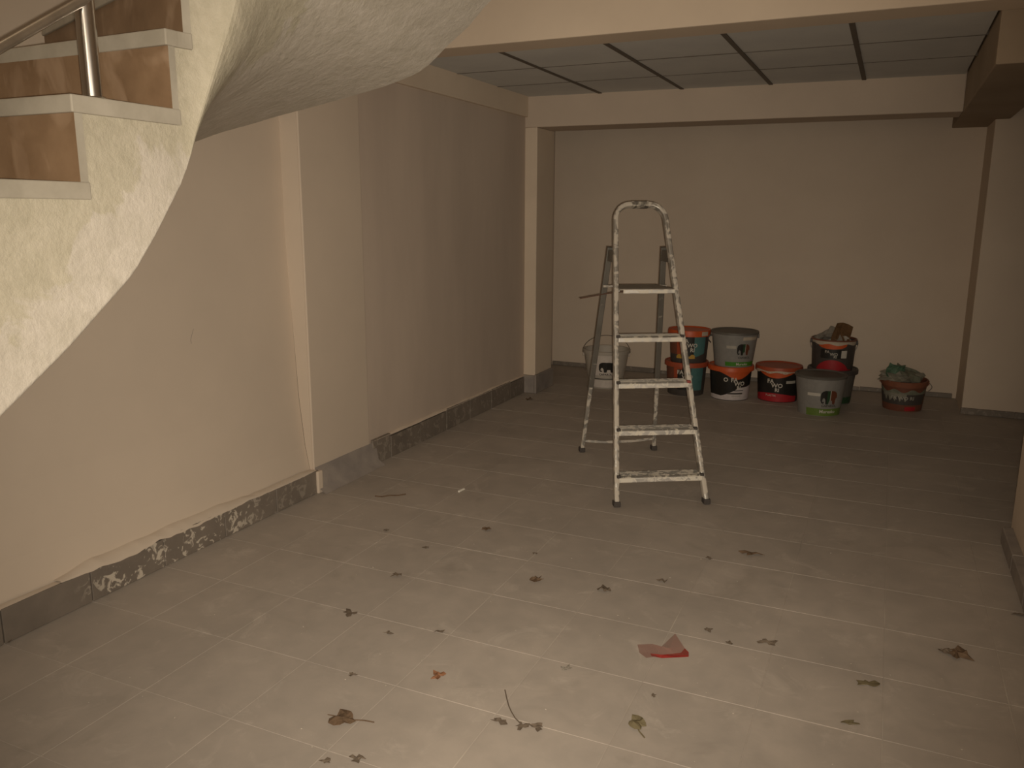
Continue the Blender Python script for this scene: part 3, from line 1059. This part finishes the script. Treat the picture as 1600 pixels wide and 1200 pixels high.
ELE = [(-0.50, 0.10), (-0.47, 0.30), (-0.38, 0.44), (-0.24, 0.50), (-0.05, 0.49), (0.15, 0.50), (0.33, 0.46), (0.45, 0.34), (0.50, 0.14), (0.52, -0.05), (0.47, -0.06),
       (0.45, 0.02), (0.42, -0.18), (0.40, -0.50), (0.24, -0.50), (0.20, -0.24), (0.02, -0.24), (-0.03, -0.50), (-0.19, -0.50), (-0.22, -0.16), (-0.30, -0.02),
       (-0.37, -0.10), (-0.40, -0.26), (-0.36, -0.36), (-0.31, -0.30), (-0.28, -0.36), (-0.34, -0.46), (-0.44, -0.42), (-0.50, -0.22)]
def elephant(bk, ac, zc, w, h_, mats, cuts=(), parent=None):
    bm = bmesh.new()
    vs_ = [bm.verts.new((x * w, y * h_, 0)) for x, y in ELE]
    tri = tessellate_polygon([[Vector((x * w, y * h_, 0)) for x, y in ELE]])
    for t in tri:
        try:
            bm.faces.new([vs_[i] for i in t])
        except ValueError:
            pass
    for c in list(cuts) + [-0.25, 0.0, 0.25]:
        bmesh.ops.bisect_plane(bm, geom=bm.verts[:] + bm.edges[:] + bm.faces[:], plane_co=(c * w, 0, 0), plane_no=(1, 0, 0))
    bm.verts.index_update()
    V2 = [(v.co.x, v.co.y) for v in bm.verts]
    F2, mi = [], []
    for f in bm.faces:
        F2.append(tuple(v.index for v in f.verts))
        cx = f.calc_center_median().x / w
        mi.append(sum(1 for c in cuts if cx > c))
    bm.free()
    return bk.flat2d('elephant_emblem', V2, F2, ac, zc, mats, 0.0022, mi, parent)

# A: milky bucket behind the ladder's left rear leg
A = Bucket('paint_bucket', (-2.076, 6.47), 0, 0.140, 0.190, 0.315, M['milky'], 'translucent white bucket with an elephant print, behind the ladder')
A.rim(M['milky'], 0.285, 0.315, 0.010)
lb = A.patch('label', -42, 30, 0.115, 0.285, M['milky_label'])
A.patch('label', -46, 30, 0.012, 0.075, M['milky_label'], 0.0006)
elephant(A, 3, 0.185, 0.135, 0.085, [M['b_black']])
A.text('CAPAROL', -20, 0.117, 0.024, M['b_black'], bold=0.0006)
A.patch('print_line', -44, 32, 0.082, 0.090, M['b_charcoal'], 0.0012)
A.ears(M['milky'], 0.27)
A.bail(M['wire_dk'], 0.285, 6, 0.0022, scale=0.72)

# C + B: two orange lidded buckets
C = Bucket('paint_bucket', (-1.407, 6.494), 0, 0.140, 0.160, 0.262, M['b_charcoal'], 'lower orange-lidded bucket of the stack just right of the ladder')
C.patch('label', -88, -38, 0.06, 0.235, M['b_dkred2'])
C.patch('label', -38, -12, 0.06, 0.235, M['b_orange_dk'])
C.patch('label', 14, 55, 0.045, 0.235, M['b_teal'])
C.patch('label', -26, 14, 0.05, 0.215, M['b_black'], 0.0012)
C.text('FA', -27, 0.178, 0.045, M['b_print'], bold=0.0012)
C.text('WO', -12, 0.142, 0.045, M['b_print'], bold=0.0012)
C.text('RI', 0, 0.106, 0.045, M['b_print'], bold=0.0012)
C.lid(M['b_orange_dk'], 0.262, 0.006, 0.030, 0.012)
B = Bucket('paint_bucket', (-1.395, 6.49), 0.262, 0.138, 0.156, 0.250, M['b_charcoal'], 'upper bucket with a bright orange lid and teal side, right of ladder')
B.patch('label', -85, -38, 0.07, 0.225, M['b_dkred2'])
B.patch('label', -38, -14, 0.07, 0.225, M['b_orange_dk'])
B.patch('label', 16, 55, lambda t: 0.05 + 0.03 * t, 0.225, M['b_teal'])
B.patch('label', -22, 16, 0.05, 0.215, M['b_black'], 0.0012)
B.patch('label', -40, 20, lambda t: 0.04, lambda t: 0.055 + 0.02 * abs(math.sin(t * 9)), M['b_yellow'], 0.0014)
B.text('FA', -20, 0.168, 0.043, M['b_print'], bold=0.0012)
B.text('WO', -5, 0.132, 0.043, M['b_print'], bold=0.0012)
B.text('RI', 4, 0.096, 0.043, M['b_print'], bold=0.0012)
B.lid(M['b_orange'], 0.250, 0.012, 0.034, 0.012)
B.patch('paint_drip', 34, 56, 0.222, 0.256, M['paint_drip'], 0.0155)

# E + D: black/orange/white bucket with the grey one on it
E = Bucket('paint_bucket', (-1.054, 6.478), 0, 0.140, 0.163, 0.262, M['b_black'], 'black bucket with orange top and white foot, under the grey bucket')
E.patch('label', -90, 90, 0.005, lambda t: 0.03 + 0.085 * max(0, min(1, (t - 0.35) / 0.3)) ** 1.2 + 0.01 * math.sin(t * 7), M['b_lilac'], n=40)
E.patch('label', -90, 90, lambda t: 0.232 - 0.062 * math.exp(-((t - 0.62) / 0.20) ** 2), 0.262, M['b_orange'], n=40)
E.text('FA', 2, 0.152, 0.045, M['b_print'], bold=0.0014)
E.text('WO', 12, 0.122, 0.045, M['b_print'], bold=0.0014)
E.text('RI', 20, 0.092, 0.038, M['b_print'], bold=0.0014)
E.patch('print_line', -4, 42, 0.078, 0.084, M['b_black'], 0.0016)
E.patch('print_line', -6, 40, 0.052, 0.064, M['b_charcoal'], 0.0016)
E.patch('print_line', 6, 34, 0.034, 0.040, M['b_stripe'], 0.0016)
E.flat2d('round_emblem', [(0.017 * math.cos(i * math.pi / 8), 0.017 * math.sin(i * math.pi / 8)) for i in range(16)] + [(0.010 * math.cos(i * math.pi / 8), 0.010 * math.sin(i * math.pi / 8)) for i in range(16)],
         [(i, (i + 1) % 16, 16 + (i + 1) % 16, 16 + i) for i in range(16)], -12, 0.168, M['b_print'])
E.lid(M['b_orange'], 0.262, 0.004, 0.032, 0.012)
D = Bucket('paint_bucket', (-1.040, 6.485), 0.261, 0.142, 0.176, 0.268, M['b_grey'], 'grey bucket with elephant and green band standing on an orange-rimmed bucket')
D.rim(M['b_greydk'], 0.252, 0.268, 0.005)
D.lid(M['b_greydk'], 0.268, 0.004, 0.012, 0.004)
D.patch('label', -24, 75, 0.012, 0.045, M['b_green'])
D.patch('sticker', -20, 6, 0.150, 0.172, M['b_stripe'])
D.patch('paint_drip', 22, 70, 0.215, 0.240, M['paint_drip'], 0.0014)
elephant(D, 26, 0.143, 0.100, 0.088, [M['b_black'], M['b_dkgreen'], M['b_stripe'], M['b_brown']], (-0.05, 0.12, 0.17))
D.text('CAPAROL', 12, 0.072, 0.022, M['b_charcoal'], bold=0.0006)
D.text('Muresko', 8, 0.020, 0.026, M['b_print'], bold=0.0006)
D.ears(M['b_greydk'], 0.235)
pts = [(0.02 + 0.004 * math.sin(t * 0.3), -(D.r(0.2) + 0.010 + 0.022 * math.sin(math.pi * t / 12)), 0.235 - 0.065 * t / 12) for t in range(13)]
mesh_local('wire_handle', *sweep_vf(pts, circ(0.005, 8), Vector((1, 0, 0))), M['wire_dk'], D.root, None, True)

# F: black and red bucket with orange lid
Fb = Bucket('paint_bucket', (-0.703, 6.581), 0, 0.146, 0.163, 0.262, M['b_black'], 'single black and red bucket with a dull orange lid')
Fb.patch('label', -80, 62, 0.005, lambda t: 0.050 + 0.022 * math.sin(math.pi * min(1, t * 1.1)), M['b_red'], n=36)
Fb.patch('label', -62, 48, lambda t: 0.236 - 0.046 * math.sin(math.pi * t), 0.238, M['b_orange'], n=36)
Fb.text('FA', -30, 0.150, 0.045, M['b_print'], bold=0.0012)
Fb.text('WO', -18, 0.118, 0.045, M['b_print'], bold=0.0012)
Fb.text('RI', -8, 0.086, 0.038, M['b_print'], bold=0.0012)
Fb.text('PLASTIK', -34, 0.046, 0.022, M['b_print'])
Fb.patch('sticker', 22, 52, 0.150, 0.172, M['b_stripe'], 0.0016)
Fb.patch('paint_drip', -70, 70, lambda t: 0.232 - 0.006 * math.sin(t * 23), lambda t: 0.246 + 0.004 * math.sin(t * 15), M['paint_drip'], 0.0165, n=50)
Fb.lid(M['b_orange_dk'], 0.262, 0.010, 0.030, 0.013)

# G: grey bucket in front, elephant and green foot
G = Bucket('paint_bucket', (-0.372, 6.251), 0, 0.142, 0.176, 0.285, M['b_grey'], 'grey bucket with elephant and green foot, standing nearest the camera')
G.rim(M['b_greydk'], 0.268, 0.285, 0.007)
G.lid(M['b_greydk'], 0.285, 0.004, 0.010, 0.004)
G.patch('label', -34, 80, 0.003, 0.058, M['b_olive'])
G.patch('sticker', -30, 2, 0.150, 0.172, M['b_print'])
elephant(G, 24, 0.142, 0.118, 0.100, [M['b_black'], M['b_dkgreen'], M['b_stripe'], M['b_brown']], (-0.12, 0.05, 0.10))
G.text('CAPAROL', 6, 0.072, 0.024, M['b_charcoal'], bold=0.0008)
G.text('Muresko', 2, 0.026, 0.032, M['b_print'], bold=0.0008)

# I + H: dark bucket behind G with the rubbish bucket on it
I = Bucket('paint_bucket', (-0.318, 6.670), 0, 0.140, 0.170, 0.262, M['b_greydk'], 'dark grey bucket hidden behind the front grey bucket, under another')
I.patch('label', 30, 85, 0.01, 0.06, M['b_dkgreen'])
I.lid(M['b_charcoal'], 0.262, 0.006, 0.030, 0.012)
H = Bucket('paint_bucket', (-0.325, 6.665), 0.262, 0.145, 0.160, 0.232, M['b_charcoal'], 'dark upper bucket with orange and red print, topped with rubbish')
H.patch('label', -42, 36, lambda t: 0.196 - 0.030 * math.sin(math.pi * t) ** 0.5, 0.206, M['b_orange'], 0.001, 36)
H.patch('label', -34, 30, 0.095, 0.165, M['b_black'], 0.0008)
H.patch('label', -48, 62, 0.004, lambda t: 0.075 * math.sin(math.pi * min(1, t * 1.15)) ** 0.7 + 0.01, M['b_red'], 0.001, 36)
H.text('FA', -22, 0.136, 0.030, M['b_stripe'], bold=0.0008)
H.text('WO', -8, 0.118, 0.030, M['b_stripe'], bold=0.0008)
H.text('RI', 2, 0.100, 0.028, M['b_stripe'], bold=0.0008)
H.patch('sticker', 22, 38, 0.100, 0.158, M['b_print'], 0.0018)
H.patch('paint_drip', -75, 75, lambda t: 0.200 + 0.006 * math.sin(t * 19), 0.230, M['paint_drip'], 0.0014, 50)
H.rim(M['b_dkred2'], 0.222, 0.232, 0.006)
H.bail(M['wire'], 0.205, 168, 0.0028, scale=0.80)
H.ears(M['b_charcoal'], 0.205)

# J: paint-crusted bucket at the right, full of film
J = Bucket('paint_bucket', (0.186, 6.658), 0, 0.132, 0.158, 0.225, M['b_dkred2'], 'paint-crusted reddish bucket stuffed with plastic film, rightmost of all', tilt=(0, 2))
J.patch('label', -85, 70, 0.055, 0.135, M['b_charcoal'])
J.patch('label', -80, 75, 0.135, lambda t: 0.160 + 0.012 * math.sin(t * 21), M['bag_green'], 0.001, 40)
J.text('FA WO RI', -32, 0.095, 0.036, M['b_stripe'], bold=0.0008)
J.patch('print_patch', 8, 40, 0.012, 0.042, M['b_red'])
J.patch('paint_drip', -60, 10, lambda t: 0.10 + 0.02 * math.sin(t * 31), 0.140, M['bag_grey'], 0.0014, 40)
J.rim(M['b_dull'], 0.185, 0.225, 0.006)
J.bail(M['wire'], 0.200, 95, 0.0028, front=False, scale=0.9)
pts = [(0.0, J.r(0.2) + 0.012 + 0.020 * math.sin(math.pi * t / 12), 0.205 - 0.060 * t / 12) for t in range(13)]
mesh_local('loose_wire', *sweep_vf(pts, circ(0.0028, 8), Vector((1, 0, 0))), M['wire'], J.root, None, True)
J.ears(M['b_dull'], 0.205)

# crumpled things inside the two open buckets
def crumple(name, loc, size, mat, label, cat, seed, folds=2.2, group=None, rot=(0, 0, 0), n=9, amp=0.5, thick=0.0012):
    """a crumpled sheet: grid folded by noise, with thickness"""
    V, Fc = [], []
    sx, sy, sz = size
    for j in range(n):
        for i in range(n):
            u, v = i / (n - 1) - 0.5, j / (n - 1) - 0.5
            q = Vector((u * folds, v * folds, seed * 3.7))
            dx, dy = noise.noise(q + Vector((9, 0, 0))), noise.noise(q + Vector((0, 9, 0)))
            z = noise.noise(q * 1.3) + 0.6 * abs(noise.noise(q * 2.7))
            V.append((sx * (u + 0.22 * dx), sy * (v + 0.22 * dy), sz * amp * (z + 0.5)))
    mz = min(v[2] for v in V)
    V = [(a, b_, c - mz) for a, b_, c in V]
    for j in range(n - 1):
        for i in range(n - 1):
            Fc.append((j * n + i, j * n + i + 1, (j + 1) * n + i + 1, (j + 1) * n + i))
    o = mesh_local(name, V, Fc, mat, None)
    o.location = loc
    o.rotation_euler = rot
    md = o.modifiers.new('thickness', 'SOLIDIFY')
    md.thickness = thick
    md.offset = 1
    tag(o, label, cat, group)
    return o
hz = 0.262 + 0.200
crumple('crumpled_rag', (-0.375, 6.655, hz), (0.19, 0.17, 0.14), M['paper_grey'], 'grey crumpled rag sticking out of the dark bucket, left side', 'rag', 1.3, 2.4, rot=(0.3, -0.35, 0.2), amp=0.55)
crumple('cardboard_piece', (-0.280, 6.63, hz + 0.055), (0.12, 0.17, 0.05), M['paper_brown'], 'folded brown cardboard piece poking up from the rubbish bucket', 'cardboard', 2.1, 1.2, rot=(1.2, 0.30, 0.35), amp=0.5, n=5)
crumple('crumpled_paper', (-0.235, 6.64, hz + 0.005), (0.09, 0.09, 0.07), M['paper_white'], 'small pale paper scrap at the right rim of rubbish bucket', 'paper', 3.3, 2.0, rot=(0.5, 0.5, 0.3))
crumple('crumpled_paper', (-0.325, 6.575, hz + 0.005), (0.10, 0.07, 0.04), M['paper_white'], 'pale paper scrap at the front rim of rubbish bucket', 'paper', 4.4, 2.0, rot=(0.3, 0, 0.3))
def wad(name, loc, size, mat, label, cat, seed, sub=3, ridge=0.55, rot=(0, 0, 0)):
    """a crumpled lump with sharp folds, flat underneath"""
    bm = bmesh.new()
    bmesh.ops.create_icosphere(bm, subdivisions=sub, radius=1.0)
    for v in bm.verts:
        q = v.co * 1.6 + Vector((seed, seed * 2, 0))
        k = 1.0 + ridge * (abs(noise.noise(q)) * 1.6 - 0.35) + 0.30 * ridge * noise.noise(q * 2.7)
        v.co = v.co * k
        if v.co.z < 0:
            v.co.z *= 0.3
        v.co = Vector((v.co.x * size[0], v.co.y * size[1], v.co.z * size[2]))
    me = bpy.data.meshes.new(name)
    bm.to_mesh(me)
    bm.free()
    me.materials.append(mat)
    o = link(bpy.data.objects.new(name, me))
    o.location = loc
    o.rotation_euler = rot
    return tag(o, label, cat)
wad('plastic_film', (0.168, 6.655, 0.222), (0.140, 0.128, 0.062), M['bag_grey'], 'cloudy crumpled plastic film filling the rightmost bucket', 'plastic film', 5.2)
crumple('plastic_film', (0.120, 6.62, 0.272), (0.12, 0.10, 0.10), M['bag_dkgreen'], 'green scrap of plastic film on top of the rightmost bucket', 'plastic film', 6.6, 1.5, rot=(0.9, 0.2, 0.2), n=5, amp=0.5)
crumple('plastic_film', (0.200, 6.61, 0.262), (0.16, 0.13, 0.07), M['bag_green'], 'grey-green flap of film sloping over the rightmost bucket rim', 'plastic film', 7.7, 1.4, rot=(0.6, 0.35, 0.3), n=5, amp=0.5)

# thin stick wedged under the ladder platform
la_m = Matrix.Translation(LA.location) @ Matrix.Rotation(R(30.34), 4, 'Z')
p0 = la_m @ Vector((-0.315, 0.63, 0.965))
p1 = la_m @ Vector((-0.02, 0.58, 1.012))
p2 = la_m @ Vector((0.10, 0.56, 1.025))
V, Fc = sweep_vf([p0, p0.lerp(p1, 0.5) + Vector((0, 0, 0.006)), p1, p2], circ(0.0032, 8))
o = obj('thin_stick', V, Fc, M['stick'], None, loc=p0)
tag(o, 'thin dark stick wedged under the ladder platform, poking out left', 'stick')

# ------------------------------------------------------------------ litter on the floor
def chip(px_, py_, w, mat, label, name='dry_leaf', cat='leaf', seed=0.0, asp=0.55, lift=0.5, rz=0.0, group=None, n=7):
    p = floor_pt(px_, py_)
    dist = (p - Vector((0, 0, CAM_H))).length
    W = w * dist / F_PX
    V, Fc = [], []
    k = 14
    V.append((0, 0, 0.30 * W * lift))
    for ring, fr_ in ((1, 0.5), (2, 1.0)):
        for i in range(k):
            a = 2 * math.pi * i / k
            rr = fr_ * (0.46 + 0.55 * noise.noise((math.cos(a) * 1.4, math.sin(a) * 1.4, seed * 5.1)) + 0.40 * noise.noise((math.cos(a) * 3, math.sin(a) * 3, seed * 2.3)))
            rr = max(rr, 0.12 * fr_)
            x, y = W * rr * math.cos(a), W * rr * asp * 1.6 * math.sin(a)
            z = W * lift * (0.30 + 0.55 * noise.noise((x / W * 3.1, y / W * 3.1, seed)) - 0.12 * fr_)
            V.append((x, y, z))
    mz = min(v[2] for v in V)
    V = [(a, b_, c - mz + 0.0006) for a, b_, c in V]
    for i in range(k):
        i2 = (i + 1) % k
        Fc.append((0, 1 + i, 1 + i2))
        Fc.append((1 + i, 1 + k + i, 1 + k + i2, 1 + i2))
    o = mesh_local(name, V, Fc, mat, None)
    o.location = p
    o.rotation_euler = (0, 0, YAW + rz)
    md = o.modifiers.new('thickness', 'SOLIDIFY')
    md.thickness = 0.0008
    md.offset = 1
    tag(o, label, cat, group)
    return o
LG = 'dry leaves and scraps on the floor'
lf = chip(536, 1126, 36, M['leaf'], 'large dry brown leaf with a twig, lying at bottom left', seed=1.0, asp=0.6, lift=0.35, rz=-0.3, group=LG)
pts = [(0.0, 0.0, 0.012), (0.03, 0.004, 0.006), (0.06, 0.014, 0.004), (0.09, 0.016, 0.003)]
V, Fc = sweep_vf(pts, circ(0.0018, 6))
mesh_local('stalk', V, Fc, M['leaf'], lf)
V, Fc = sweep_vf([(0, 0, 0.010), (-0.03, 0.008, 0.004), (-0.055, 0.010, 0.002)], circ(0.0013, 6))
mesh_local('stalk', V, Fc, M['leaf'], lf)
lf = chip(994, 1132, 34, M['leaf_lt'], 'olive dry leaf shaped like a mushroom with stalk, at bottom centre', seed=2.0, asp=0.45, lift=0.4, group=LG)
V, Fc = sweep_vf([(0, -0.004, 0.004), (0.003, -0.035, 0.003), (0.014, -0.062, 0.002)], circ(0.0022, 6))
mesh_local('stalk', V, Fc, M['leaf_lt'], lf)
chip(684, 1057, 20, M['chip_or'], 'small orange-brown chip left of the red wrapper', 'paint_chip', 'chip', 3.0, 0.6, 0.5, 0.3, LG)
chip(548, 958, 20, M['grime'], 'faint greyish leaf scrap on the upper left tile joint', seed=4.0, asp=0.8, lift=0.12, rz=0.8, group=LG)
chip(606, 990, 11, M['grime'], 'tiny dark curl just below the greyish leaf scrap', 'floor_scrap', 'scrap', 5.0, 0.5, 0.5, 0, LG)
chip(620, 900, 16, M['grime'], 'dark flake lying alone on the left, above the tile joints', 'floor_scrap', 'scrap', 6.0, 0.4, 0.4, 0, LG)
chip(684, 987, 14, M['grime'], 'dark crumb sitting on the long upper-left joint', 'floor_scrap', 'scrap', 6.4, 0.35, 0.4, 0, LG)
chip(552, 1054, 13, M['grime'], 'dark crumb on the joint above the large brown leaf', 'floor_scrap', 'scrap', 6.8, 0.4, 0.4, 0, LG)
chip(838, 908, 22, M['leaf'], 'small curled brown leaf left of the dark twisted one', seed=7.0, asp=0.5, lift=0.5, group=LG)
chip(943, 924, 22, M['grime'], 'dark twisted leaf scrap below the ladder, left of centre', seed=8.0, asp=0.45, lift=0.6, rz=-0.3, group=LG)
chip(1036, 909, 16, M['grime'], 'thin dark scrap right of the dark twisted leaf', seed=9.0, asp=0.35, lift=0.4, rz=-0.2, group=LG)
chip(1174, 867, 30, M['leaf'], 'flat dark leaf below the right foot of the ladder', seed=10.0, asp=0.42, lift=0.3, group=LG)
chip(1108, 873, 9, M['grime'], 'dark speck left of the flat dark leaf', 'floor_scrap', 'scrap', 10.5, 0.6, 0.5, 0, LG)
chip(1199, 1005, 30, M['grime'], 'narrow dark twig-like leaf right of the red wrapper', seed=11.0, asp=0.26, lift=0.3, rz=-0.35, group=LG)
chip(1495, 1025, 26, M['leaf'], 'dark curled leaf at the far right of the floor', seed=12.0, asp=0.65, lift=0.7, rz=-0.3, group=LG)
chip(1475, 1019, 17, M['grime'], 'small dark leaf bit just left of the far right curled leaf', seed=13.0, asp=0.4, lift=0.6, rz=-0.7, group=LG)
chip(1357, 1070, 20, M['leaf_lt'], 'lone flat brown leaf at lower right, near the long joint', seed=14.0, asp=0.5, lift=0.2, rz=-0.2, group=LG)
chip(1326, 1131, 20, M['leaf_lt'], 'faint brown flake at lower right, below the lone leaf', seed=14.6, asp=0.3, lift=0.15, group=LG)
chip(884, 1046, 14, M['paper_grey'], 'small grey scrap below left of the red wrapper', 'floor_scrap', 'scrap', 15.0, 0.6, 0.5, -0.3, LG)
chip(1107, 985, 11, M['grime'], 'dark crumb just right above the red wrapper', 'floor_scrap', 'scrap', 16.0, 0.6, 0.4, 0, LG)
chip(1020, 1088, 8, M['grime'], 'dark speck between red wrapper and mushroom-shaped leaf', 'floor_scrap', 'scrap', 17.0, 0.6, 0.4, 0, LG)
chip(760, 828, 15, M['leaf'], 'small brown flake left of the ladder front foot', seed=18.0, asp=0.4, lift=0.4, rz=0.3, group=LG)
chip(826, 624, 14, M['leaf'], 'small brown flake near the far left pier', seed=19.0, asp=0.5, lift=0.3, group=LG)
chip(782, 1129, 26, M['grime'], 'dark scrap left of the wandering dirt trail', seed=20.0, asp=0.32, lift=0.3, rz=-0.4, group=LG)
chip(816, 1135, 20, M['grime'], 'dark clot at the lower end of the dirt trail', 'dirt_clot', 'dirt', 21.0, 0.6, 0.35, 0, LG)
chip(842, 1137, 16, M['grime'], 'dark clot on the joint right of the dirt trail', 'dirt_clot', 'dirt', 22.0, 0.6, 0.35, 0, LG)
chip(508, 1191, 17, M['grime'], 'small dark flake at the bottom edge below the large leaf', seed=23.0, asp=0.35, lift=0.4, rz=0.1, group=LG)
chip(558, 1188, 20, M['grime'], 'curved dark flake at the bottom edge, right of the other', seed=24.0, asp=0.38, lift=0.4, rz=-0.5, group=LG)
chip(12, 1002, 11, M['grime'], 'dark crumb at the left edge by the skirting', 'floor_scrap', 'scrap', 25.0, 0.6, 0.5, 0, LG)
chip(1594, 961, 16, M['grime'], 'dark splinter at the right edge by the skirting', 'floor_scrap', 'scrap', 26.0, 0.3, 0.4, -0.3, LG)
chip(603, 829, 8, M['grime'], 'tiny dark crumb left, below the twig', 'floor_scrap', 'scrap', 27.0, 0.6, 0.4, 0, LG)
chip(666, 856, 8, M['grime'], 'tiny dark crumb right of the one below the twig', 'floor_scrap', 'scrap', 28.0, 0.6, 0.4, 0, LG)
chip(836, 865, 8, M['grime'], 'tiny dark crumb above the curled brown leaf', 'floor_scrap', 'scrap', 29.0, 0.6, 0.4, 0, LG)
chip(1140, 1005, 8, M['grime'], 'tiny dark crumb between the red wrapper and twig-like leaf', 'floor_scrap', 'scrap', 30.0, 0.6, 0.4, 0, LG)
def floor_line(name, pxs, r_, mat, label, cat):
    P = [floor_pt(x, y, r_ * 0.9) for x, y in pxs]
    V, Fc = sweep_vf(P, circ(r_, 6))
    o = obj(name, V, Fc, mat, None, loc=(P[0].x, P[0].y, 0))
    return tag(o, label, cat, LG)
floor_line('dirt_trail', [(789, 1078), (792, 1092), (795, 1103), (799, 1112), (805, 1122), (814, 1131)], 0.0018, M['grime'], 'wandering thread of dark dirt above the bottom joint', 'dirt')
floor_line('dry_twig', [(586, 775), (597, 776), (608, 774), (622, 774), (634, 772)], 0.0030, M['leaf'], 'short dry twig lying near the left skirting', 'twig')
# cigarette stub
p = floor_pt(721, 766)
a_, b_ = floor_pt(717, 768, 0.006), floor_pt(725, 764, 0.006)
V, Fc = sweep_vf([a_, b_], circ(0.0055, 10))
tag(obj('cigarette_stub', V, Fc, M['stub'], None, loc=(p.x, p.y, 0), smooth=False), 'white cigarette stub on the floor left of the ladder', 'stub')

# red cellophane wrapper: clear film with a red strip along its near edge
def wr_pt(x, y, z):
    return floor_pt(x, y, z)
wr = [wr_pt(996, 1007, 0.002), wr_pt(1019, 1006, 0.010), wr_pt(1034, 1010, 0.014), wr_pt(1041, 1003, 0.006), wr_pt(1055, 990, 0.022),
      wr_pt(1068, 1010, 0.012), wr_pt(1077, 1024, 0.003), wr_pt(1055, 1024, 0.006), wr_pt(1035, 1024, 0.004), wr_pt(1010, 1028, 0.002), wr_pt(999, 1020, 0.002), wr_pt(1046, 1013, 0.016)]
W0 = empty('red_wrapper', floor_pt(1036, 1020))
tag(W0, 'crumpled clear wrapper with a bright red edge on the floor', 'wrapper')
Fc = [(0, 1, 9, 10), (1, 2, 8, 9), (2, 11, 7, 8), (2, 3, 11), (3, 4, 11), (4, 5, 11), (5, 6, 7, 11)]
o = obj('clear_film', wr, Fc, M['film'], W0)
rs = [wr_pt(1016, 1021, 0.004), wr_pt(1034, 1023, 0.008), wr_pt(1046, 1022, 0.006), wr_pt(1064, 1020, 0.007), wr_pt(1070, 1013, 0.010), wr_pt(1076, 1019, 0.005),
      wr_pt(1076, 1026, 0.001), wr_pt(1056, 1027, 0.002), wr_pt(1034, 1028, 0.002), wr_pt(1018, 1025, 0.002)]
o = obj('red_strip', rs, [(0, 1, 8, 9), (1, 2, 7, 8), (2, 3, 6, 7), (3, 4, 5, 6)], M['film_red'], W0)
o.modifiers.new('thickness', 'SOLIDIFY').thickness = 0.0008

# fine plaster crumbs scattered over the tiles (uncountable)
V, Fc = [], []
rnd = random.Random(11)
for i in range(420):
    x, y = rnd.uniform(-2.45, 0.5), 1.3 + 4.5 * rnd.random() ** 1.4
    s_r = rnd.uniform(0.0008, 0.0026)
    base = len(V)
    a0 = rnd.random() * 6
    for q in range(3):
        V.append((x + s_r * math.cos(a0 + q * 2.1) * rnd.uniform(0.7, 1.8), y + s_r * math.sin(a0 + q * 2.1), 0.0004))
    V.append((x, y, s_r * 0.9))
    Fc += [(base, base + 1, base + 3), (base + 1, base + 2, base + 3), (base + 2, base, base + 3)]
o = obj('plaster_crumbs', V, Fc, M['mortar'])
tag(o, 'fine pale plaster crumbs strewn over the floor tiles', 'debris', None, 'stuff')
